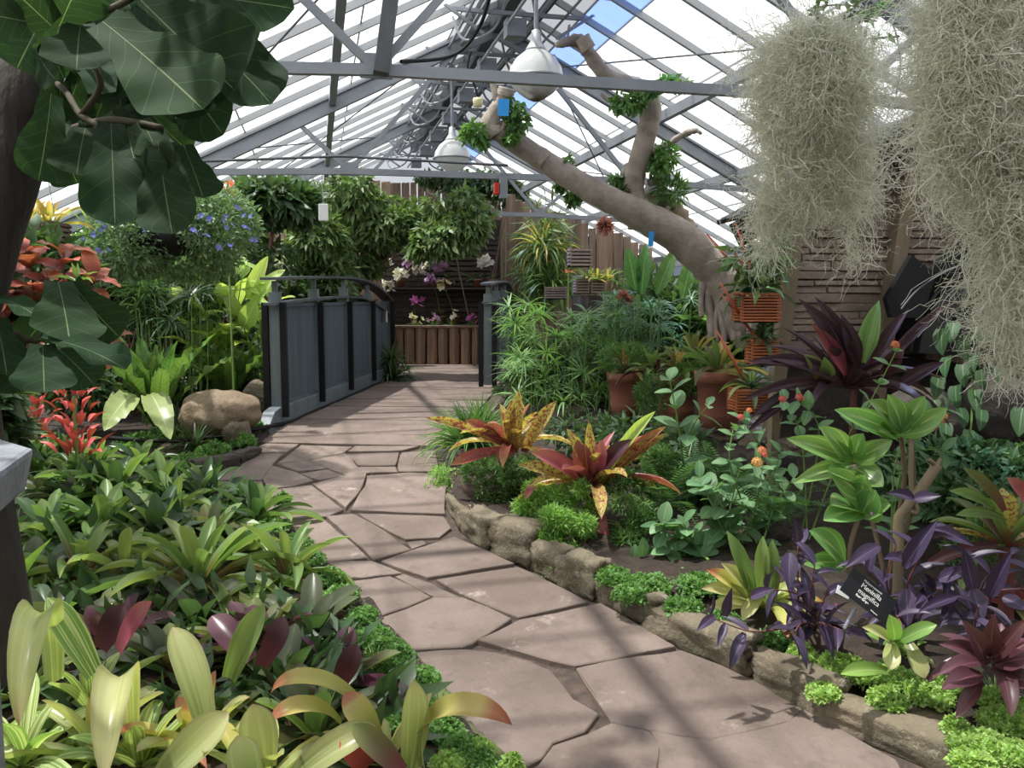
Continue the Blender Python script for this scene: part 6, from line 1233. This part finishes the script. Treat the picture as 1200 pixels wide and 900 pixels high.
aspar('dark feathery fern between the two red bromeliads', [ell(740, 570, 4.6, 34, 24), ell(770, 545, 4.8, 30, 24), ell(740, 620, 4.35, 34, 34)], 8000, 'asparf', 5)
aspar('dark mossy fern behind the thin slab edging stone', [ell(775, 690, 4.0, 50, 18), ell(740, 680, 4.1, 30, 20), ell(810, 690, 3.9, 30, 20)], 7000, 'asparf', 6, .03, .008)
for i, (x, y, d, s, l) in enumerate(((775, 600, 4.7, 1.0, 'green fern with pinnate fronds behind the dark feathery fern'), (850, 600, 4.8, .9, 'fern with pinnate fronds among the lantana stems'), (900, 600, 4.4, .9, 'low fern spreading beneath the orange lantana'), (800, 560, 5.0, .8, 'small upright fern near the stone ledge'))):
    t = thing('fern', l, 'fern', gd(x, y+40, d, .12))
    for j in range(13):
        leafobj('frond', t, FROND[j % 3], MT['fern'], Matrix.Translation(t.location) @ mrot(j*2.4, R(rng.uniform(25, 70))) @ Matrix.Scale(.42*s*rng.uniform(.8, 1.15), 4))
c = G(548, 545)+Vector((0, 0, .05)); c = P(548, 535, 6.05); c.z = gz(c.x, c.y)+.1
t = thing('mondo_grass', 'mondo grass tuft spilling onto the paving beside the bridge', 'plant', c); leaves_into(t, 'liri', c, 1.35, 130, 77); leaves_into(t, 'liri', c+Vector((.12, .15, .05)), 1.3, 90, 78)
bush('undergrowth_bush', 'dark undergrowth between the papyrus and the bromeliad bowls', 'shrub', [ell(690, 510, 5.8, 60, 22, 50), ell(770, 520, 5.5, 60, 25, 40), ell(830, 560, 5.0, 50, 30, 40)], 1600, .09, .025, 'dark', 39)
# pale strap bromeliad and purple hearts
t = rosette('bromeliad', 'pale green strap bromeliad with creamy bent tips above the humped edging stone', 'green', gb(895, 745, .12), .85, 20, 540, mats=['green', 'pale', 'paleorange'])
for x0, y0, x1, y1, m_ in ((880, 700, 852, 622, 'green'), (892, 700, 894, 628, 'green'), (905, 700, 905, 632, 'green'), (880, 705, 822, 690, 'pale'), (880, 700, 845, 660, 'pale'), (878, 712, 832, 712, 'pale'), (890, 700, 870, 726, 'pale'), (870, 700, 828, 668, 'paleorange')): bigleaf(t, leafm(pr_strap, 60, 9, 4, .07), m_, P(x0, y0, 3.3), P(x1, y1, 3.2), .055)
def hearts(label, stems, seed, base, blooms=()):
    t = thing('purple_heart', label, 'plant', base, 'purple-leaved trailing plants')
    for i, q in enumerate(stems): sprig(t, [base+Vector((rng.uniform(-.05, .05), rng.uniform(-.05, .05), 0))]+[P(*v) for v in q], leafm(pr_lance, 36, 7, 4, .09), 'heart', 6, .155, .048, seed+i, 'rstem', .005, False, .2, .15)
    for v in blooms: obj('blossom', blossoms_me([P(*v)], .02, 1, 3), MT['f_pink'], t)
    return t
t = hearts('purple heart plant between the pale strap bromeliad and the name sign', [[(935, 690, 3.25), (935, 640, 3.2)], [(945, 700, 3.2), (925, 660, 3.2)], [(960, 720, 3.1), (970, 690, 3.05)], [(940, 730, 3.1), (930, 745, 3.0)], [(960, 730, 3.1), (990, 740, 3.0)], [(940, 700, 3.2), (900, 690, 3.1)], [(950, 710, 3.15), (955, 660, 3.1)]], 700, gb(945, 765, .1), [(978, 709, 2.98), (1020, 602, 3.2)])
for q in ([(925, 735, 3.05), (880, 740, 2.95), (830, 722, 2.9)],): sprig(t, [P(*v) for v in q], leafm(pr_lance, 24, 7, 4, .09), 'heart', 4, .12, .04, 9, 'rstem', .004, False, .4, .3)
for x0, y0, x1, y1, w_ in ((838, 722, 816, 740, .035), (850, 722, 858, 688, .035), (872, 742, 855, 785, .045), (880, 700, 908, 690, .04), (925, 648, 925, 690, .06), (1100, 680, 1140, 665, .05), (935, 635, 930, 605, .04)): bigleaf(t, leafm(pr_lance, 24, 7, 4, .09), 'heart', P(x0, y0, 2.95), P(x1, y1, 2.9), w_)
t = hearts('purple heart plant rising behind the black name sign', [[(1040, 690, 3.1), (1050, 640, 3.05)], [(1060, 700, 3.1), (1080, 650, 3.0), (1100, 620, 3.0)], [(1050, 720, 3.0), (1062, 740, 2.9)], [(1070, 710, 3.1), (1100, 690, 3.0)], [(1040, 700, 3.1), (1010, 660, 3.0)], [(1080, 720, 3.0), (1110, 700, 2.95)]], 720, gb(1070, 775, .1))
for x0, y0, x1, y1, w_ in ((1060, 665, 1100, 608, .06), (1095, 620, 1142, 640, .045), (1030, 640, 990, 666, .055), (1072, 585, 1038, 578, .045), (1070, 585, 1103, 581, .045), (1062, 690, 1064, 735, .06), (1055, 655, 1035, 655, .04)): bigleaf(t, leafm(pr_lance, 24, 7, 4, .09), 'heart', P(x0, y0, 3.0), P(x1, y1, 2.95), w_)
t = hearts('purple heart plant at the right edge above the wine-red bromeliad', [[(1140, 690, 3.0), (1130, 650, 2.95)], [(1150, 690, 3.0), (1185, 650, 2.95)], [(1160, 700, 2.95), (1210, 690, 2.9)], [(1150, 710, 2.9), (1140, 735, 2.85)], [(1120, 700, 3.0), (1090, 690, 3.0)]], 740, gb(1165, 790, .1))
for x0, y0, x1, y1, w_ in ((1140, 690, 1128, 640, .055), (1160, 700, 1186, 645, .055), (1140, 690, 1152, 730, .06), (1175, 700, 1205, 715, .05), (1120, 700, 1075, 718, .04)): bigleaf(t, leafm(pr_lance, 24, 7, 4, .09), 'heart', P(x0, y0, 2.9), P(x1, y1, 2.85), w_)
# name sign
sgn_ = thing('name_sign', 'black plant name sign on a grey stake reading Meninilla magnifica', 'sign', gb(985, 775, .08)); d = 2.95
o_ = P(1018, 698, d); ex = (P(1055, 703, d)-P(1003, 663, d)); W_ = ex.length; ex.normalize(); nf = ((CAM-o_).normalized()+Vector((0, 0, .35))).normalized(); nf = (nf-ex*nf.dot(ex)).normalized(); ey = nf.cross(ex)
SMx = Matrix((ex, ey, nf)).transposed(); H_ = .093
MB().box(o_, (W_, H_, .004), SMx).build('plate', MT['signblack'], sgn_)
def text(s, x, y, size, bold=0):
    size *= .86
    cu = bpy.data.curves.new('lettering', 'FONT'); cu.body = s; cu.size = size; cu.extrude = .0004; cu.offset = bold; cu.align_x = 'LEFT'; cu.materials.append(MT['signtext'])
    tmp = bpy.data.objects.new('tmp', cu); me_ = bpy.data.meshes.new_from_object(tmp); bpy.data.objects.remove(tmp)
    o = bpy.data.objects.new('lettering', me_); COL.objects.link(o); o.parent = sgn_; o.matrix_basis = sgn_.matrix_basis.inverted() @ Matrix.Translation(o_+ex*x+ey*y+nf*.0032) @ SMx.to_4x4()
text('Melastomataceae', -.042, .030, .013); text('Meninilla', -.042, .008, .028); text('magnifica', -.042, -.014, .028); text('Rose Grape', -.042, -.028, .013, .0006); text('Philippines', .03, -.040, .008)
MB().tube([gb(985, 770, .02), P(990, 735, d), P(1003, 712, d+.01)], .006, 6).build('stake', MT['concrete'], sgn_)
tg = MB().box((0, 0, 0), (.05, .03, .003), None).build('label_tag', MT['white']); tg.location = P(988, 694, 2.99); tg.rotation_euler = (R(60), .5, -YAW); tag(tg, 'small white tag behind the left corner of the black sign', 'tag')
t = rosette('bromeliad', 'bright lime bromeliad with bent leaves just right of the sign stake', 'green', gb(1055, 792, .06), .6, 12, 550, mats=['pale', 'lime', 'green'])
for x0, y0, x1, y1, w_, m_ in ((1048, 750, 1042, 720, .05, 'lime'), (1050, 755, 1098, 732, .05, 'lime'), (1045, 755, 1010, 735, .04, 'pale'), (1045, 755, 1045, 785, .055, 'pale'), (1065, 755, 1084, 795, .055, 'pale'), (1040, 788, 985, 790, .05, 'lime')): bigleaf(t, leafm(pr_strap, 48, 9, 4, .07), m_, P(x0, y0, 2.85), P(x1, y1, 2.78), w_)
t = rosette('bromeliad', 'wine-red bromeliad with glossy pointed leaves at the lower right', 'wine', P(1165, 775, 2.75), 1.0, 22, 551)
for x0, y0, x1, y1, w_ in ((1155, 780, 1127, 726, .065), (1150, 775, 1100, 755, .06), (1150, 790, 1103, 808, .07), (1150, 800, 1120, 842, .05), (1165, 775, 1205, 725, .06), (1165, 780, 1215, 770, .07), (1160, 770, 1165, 720, .06), (1170, 790, 1220, 805, .07)): bigleaf(t, leafm(pr_cordy, 36, 9, 4, .08), 'wine', P(x0, y0, 2.7), P(x1, y1, 2.62), w_)
rosette('bromeliad', 'pink and cream bromeliad behind the purple hearts at the right edge', 'wine', gb(1185, 745, .12), 1.0, 16, 552, mats=['rosered', 'pale', 'wine'])
t = rosette('bromeliad', 'large green and red mottled bromeliad leaning in from the right edge', 'speckle', P(1180, 640, 3.5), 1.1, 20, 553, mats=['maroongreen', 'green', 'speckle'])
MB().tube([gd(1180, 720, 3.5), P(1180, 642, 3.5)], .03, 7).build('stem', MT['rstem'], t)
for x0, y0, x1, y1, w_, m_ in ((1175, 600, 1128, 548, .05, 'maroongreen'), (1165, 600, 1112, 575, .05, 'green'), (1200, 590, 1180, 560, .06, 'rosered'), (1170, 640, 1080, 665, .05, 'wine'), (1175, 610, 1120, 604, .05, 'green')): bigleaf(t, leafm(pr_strap, 36, 9, 4, .07), m_, P(x0, y0, 3.4), P(x1, y1, 3.3), w_)
aspar('bright feathery fern behind the mottled bromeliad at the right edge', [ell(1180, 615, 3.8, 45, 24), ell(1130, 650, 3.6, 30, 16)], 3000, 'asparf', 8)
# ================================================================ GROUND COVER
def cover(label, quads, n, L, W, mat, seed, h=.05, name='ground_cover', z0=.05):
    rs = np.random.RandomState(seed); pts = []; tot = sum(w_ for *_, w_ in quads)
    for x, y, r, w_ in quads:
        c = G(x, y, z0); k = (c-CAM).dot(FW)/F*r
        for _ in range(int(n*w_/tot)):
            a = rs.rand()*6.283; q = k*math.sqrt(rs.rand()); px_, py_ = c.x+q*math.cos(a), c.y+q*math.sin(a)*1.0
            z = gz(px_, py_)+z0+h*(1-(q/k)**2)*(.6+.4*math.sin(px_*37)*math.sin(py_*41))+rs.rand()*.012; pts.append((px_, py_, z))
    p = np.array(pts); x = rs.normal(size=(len(p), 3))*.8+[0, 0, .35]; x /= np.linalg.norm(x, axis=1)[:, None]
    o = obj(name, small_leaves(p, x, L, W, rs, .4, .9), MT[mat]); return tag(o, label, 'ground cover', kind='stuff')
cover('small dark green ground cover creeping along the left path edge', [(545, 885, 26, 3), (520, 862, 24, 2), (500, 838, 22, 2), (490, 800, 26, 2), (460, 790, 25, 2), (455, 765, 24, 2), (440, 752, 22, 2), (470, 775, 18, 1), (425, 725, 18, 1), (400, 700, 22, 1), (385, 680, 20, 1), (360, 660, 22, 1), (345, 640, 22, 1), (320, 620, 22, 1), (470, 850, 24, 2), (560, 900, 24, 2), (415, 750, 24, 1), (380, 710, 24, 1)], 26000, .016, .012, 'cover', 3, .045)
cover('lime ground cover at the inner corner of the bottom left path edge', [(560, 882, 18, 2), (530, 900, 25, 2), (600, 905, 14, 1)], 4500, .014, .011, 'coverlime', 13, .05)
cover('small ground cover around the boulder and hose', [(240, 512, 30, 2), (300, 503, 16, 1), (220, 545, 24, 2), (250, 530, 20, 1), (190, 512, 30, 1), (285, 520, 14, 1), (160, 520, 26, 1), (330, 590, 10, .4)], 8000, .028, .018, 'cover', 4, .06)
cover('bright lime ground cover behind the near edging stones', [(985, 785, 26, 2), (965, 815, 18, 1.5), (1010, 795, 26, 2), (1050, 800, 26, 2), (1040, 825, 22, 1.4), (1090, 820, 24, 2), (1120, 810, 22, 1.4), (940, 770, 16, 1), (1150, 880, 35, 3), (1180, 850, 30, 2.4), (1170, 825, 24, 2), (1195, 890, 30, 2), (1120, 860, 14, .8), (1140, 900, 25, 2)], 26000, .017, .013, 'coverlime', 5, .04, z0=.10)
cover('tiny green creeping leaves over the border between the ferns', [(740, 700, 22, 1), (800, 715, 22, 1), (850, 735, 20, 1), (905, 755, 18, 1), (760, 690, 26, 1), (820, 690, 26, 1), (720, 680, 20, 1), (870, 700, 24, 1)], 9000, .022, .014, 'cover', 6, .05, z0=.10)
t = thing('grass_tuft', 'thin lime grass tuft beside the wine-red bromeliad', 'plant', gb(1165, 850, .06)); leaves_into(t, 'liri', t.location, .5, 60, 12, mats=['lime', 'liri'])
t = thing('grass_tuft', 'thin lime grass tuft among ground cover by the orange-tipped leaf', 'plant', gb(515, 855, .04)); leaves_into(t, 'liri', t.location, .42, 60, 13, mats=['lime', 'liri'])
t = thing('grass_tuft', 'thin grass tuft by the upper mossy border stone', 'plant', gb(440, 800, .04)); leaves_into(t, 'liri', t.location, .42, 50, 14, mats=['lime', 'liri'])
rock(1085, 842, 2.85, 46, 16, 'flat pale stone lying in the soil behind the nearest edging stone', 77, 'edge', 1.2, 'flat_stone', .1, 20, .5, 'stone')
# ================================================================ SPANISH MOSS
def moss(label, rings, n, seed, top):
    """rings: (centre, radius x, radius y, z_top, z_bottom, share); curly grey strands hung from each"""
    rs = np.random.RandomState(seed); NS = 14; Vs = []; tot = sum(r[5] for r in rings)
    for c, rx, ry, z0, z1, sh in rings:
        k = int(n*sh/tot); a = rs.rand(k)*6.283; q = np.sqrt(rs.rand(k))*.35+.55; q[rs.rand(k) < .25] *= .6
        p = np.stack([c[0]+rx*q*np.cos(a), c[1]+ry*q*np.sin(a), z0+(z1-z0)*rs.rand(k)**1.15*.92], 1)
        L = np.minimum(.20*(.5+rs.rand(k)), .04+(p[:, 2]-z1)*.8+.06*rs.rand(k)); st = (L/NS*1.8)[:, None]
        d = rs.normal(size=(k, 3))*.6; cu = rs.normal(size=(k, 3)); path = [p]
        for s in range(NS):
            cu = cu*.72+rs.normal(size=(k, 3))*.75; d = d*.4+cu*.85+np.array([0, 0, -.5]); d /= np.linalg.norm(d, axis=1)[:, None]; path.append(path[-1]+d*st)
        Vs.append(np.stack(path, 1))
    Pth = np.concatenate(Vs); k = len(Pth); wv = rs.normal(size=(k, 1, 3)); wv /= np.linalg.norm(wv, axis=2)[:, :, None]
    wd = (.0015+.0014*rs.rand(k))[:, None, None]*np.linspace(1, .5, NS+1)[None, :, None]
    V = np.stack([Pth-wv*wd, Pth+wv*wd], 2).reshape(-1, 3); b = (np.arange(k)*(NS+1)*2)[:, None, None]+(np.arange(NS)*2)[None, :, None]
    Fq = (b+np.array([0, 1, 3, 2])[None, None, :]).reshape(-1, 4)
    t = thing('spanish_moss', label, 'moss', top); obj('strands', npmesh('strands', V, Fq, None), MT['moss'], t, stuff=True)
    MB().tube([top, Vector((top.x, top.y, zr(top.x)-.12))], .004, 5).build('hanging_wire', MT['steel'], t); MB().lathe([(.09, -.006), (.1, 0), (.09, .006)], 16, top).build('ring', MT['steel'], t)
def cz(px, py, d): return tuple(P(px, py, d))
d = 4.1; k = d/F; zt = lambda y, d: P(958, y, d).z
moss('barrel-shaped bundle of grey Spanish moss hanging before the stone wall', [(cz(954, 90, d), 50*k, 46*k, zt(42, d), zt(170, d), 10), (cz(950, 200, d+.1), 56*k, 42*k, zt(60, d), zt(205, d), 1.8), (cz(925, 240, d), 42*k, 30*k, zt(180, d), zt(262, d), .8), (cz(985, 240, d+.1), 48*k, 30*k, zt(170, d), zt(250, d), .9), (cz(1000, 270, d), 6*k, 6*k, zt(230, d), zt(320, d), .12), (cz(900, 270, d), 14*k, 10*k, zt(230, d), zt(305, d), .3)], 13500, 1, P(958, 36, d))
d = 3.3; k = d/F; zt = lambda y, d: P(1140, y, d).z
moss('long curtain of grey Spanish moss hanging at the right edge of the photo', [(cz(1160, 60, d), 66*k, 48*k, zt(-60, d), zt(110, d), 9), (cz(1128, 140, d), 36*k, 40*k, zt(40, d), zt(170, d), 3.2), (cz(1184, 200, d), 28*k, 26*k, zt(90, d), zt(290, d), 3.6), (cz(1196, 290, d), 20*k, 20*k, zt(200, d), zt(400, d), 2.4), (cz(1196, 370, d), 15*k, 14*k, zt(300, d), zt(445, d), .8), (cz(1100, 220, d), 13*k, 12*k, zt(120, d), zt(255, d), .4), (cz(1125, 200, d), 20*k, 14*k, zt(120, d), zt(200, d), .5)], 15500, 2, P(1145, -62, d))
t = thing('trailing_vine', 'leafy vine trailing along the roof bar above the moss bundles', 'vine', P(1000, 12, 4.0)); foliage(t, [ell(990, 12, 4.0, 42, 16), ell(1030, 22, 4.0, 20, 20)], 110, .055, .028, 'vine', 8)
MB().tube(spline([P(950, 10, 4.0), P(990, 6, 4.0), P(1040, 20, 4.0), P(1055, 70, 4.0), P(1050, 110, 4.0)], 6), .004, 5).build('stem', MT['twig'], t)
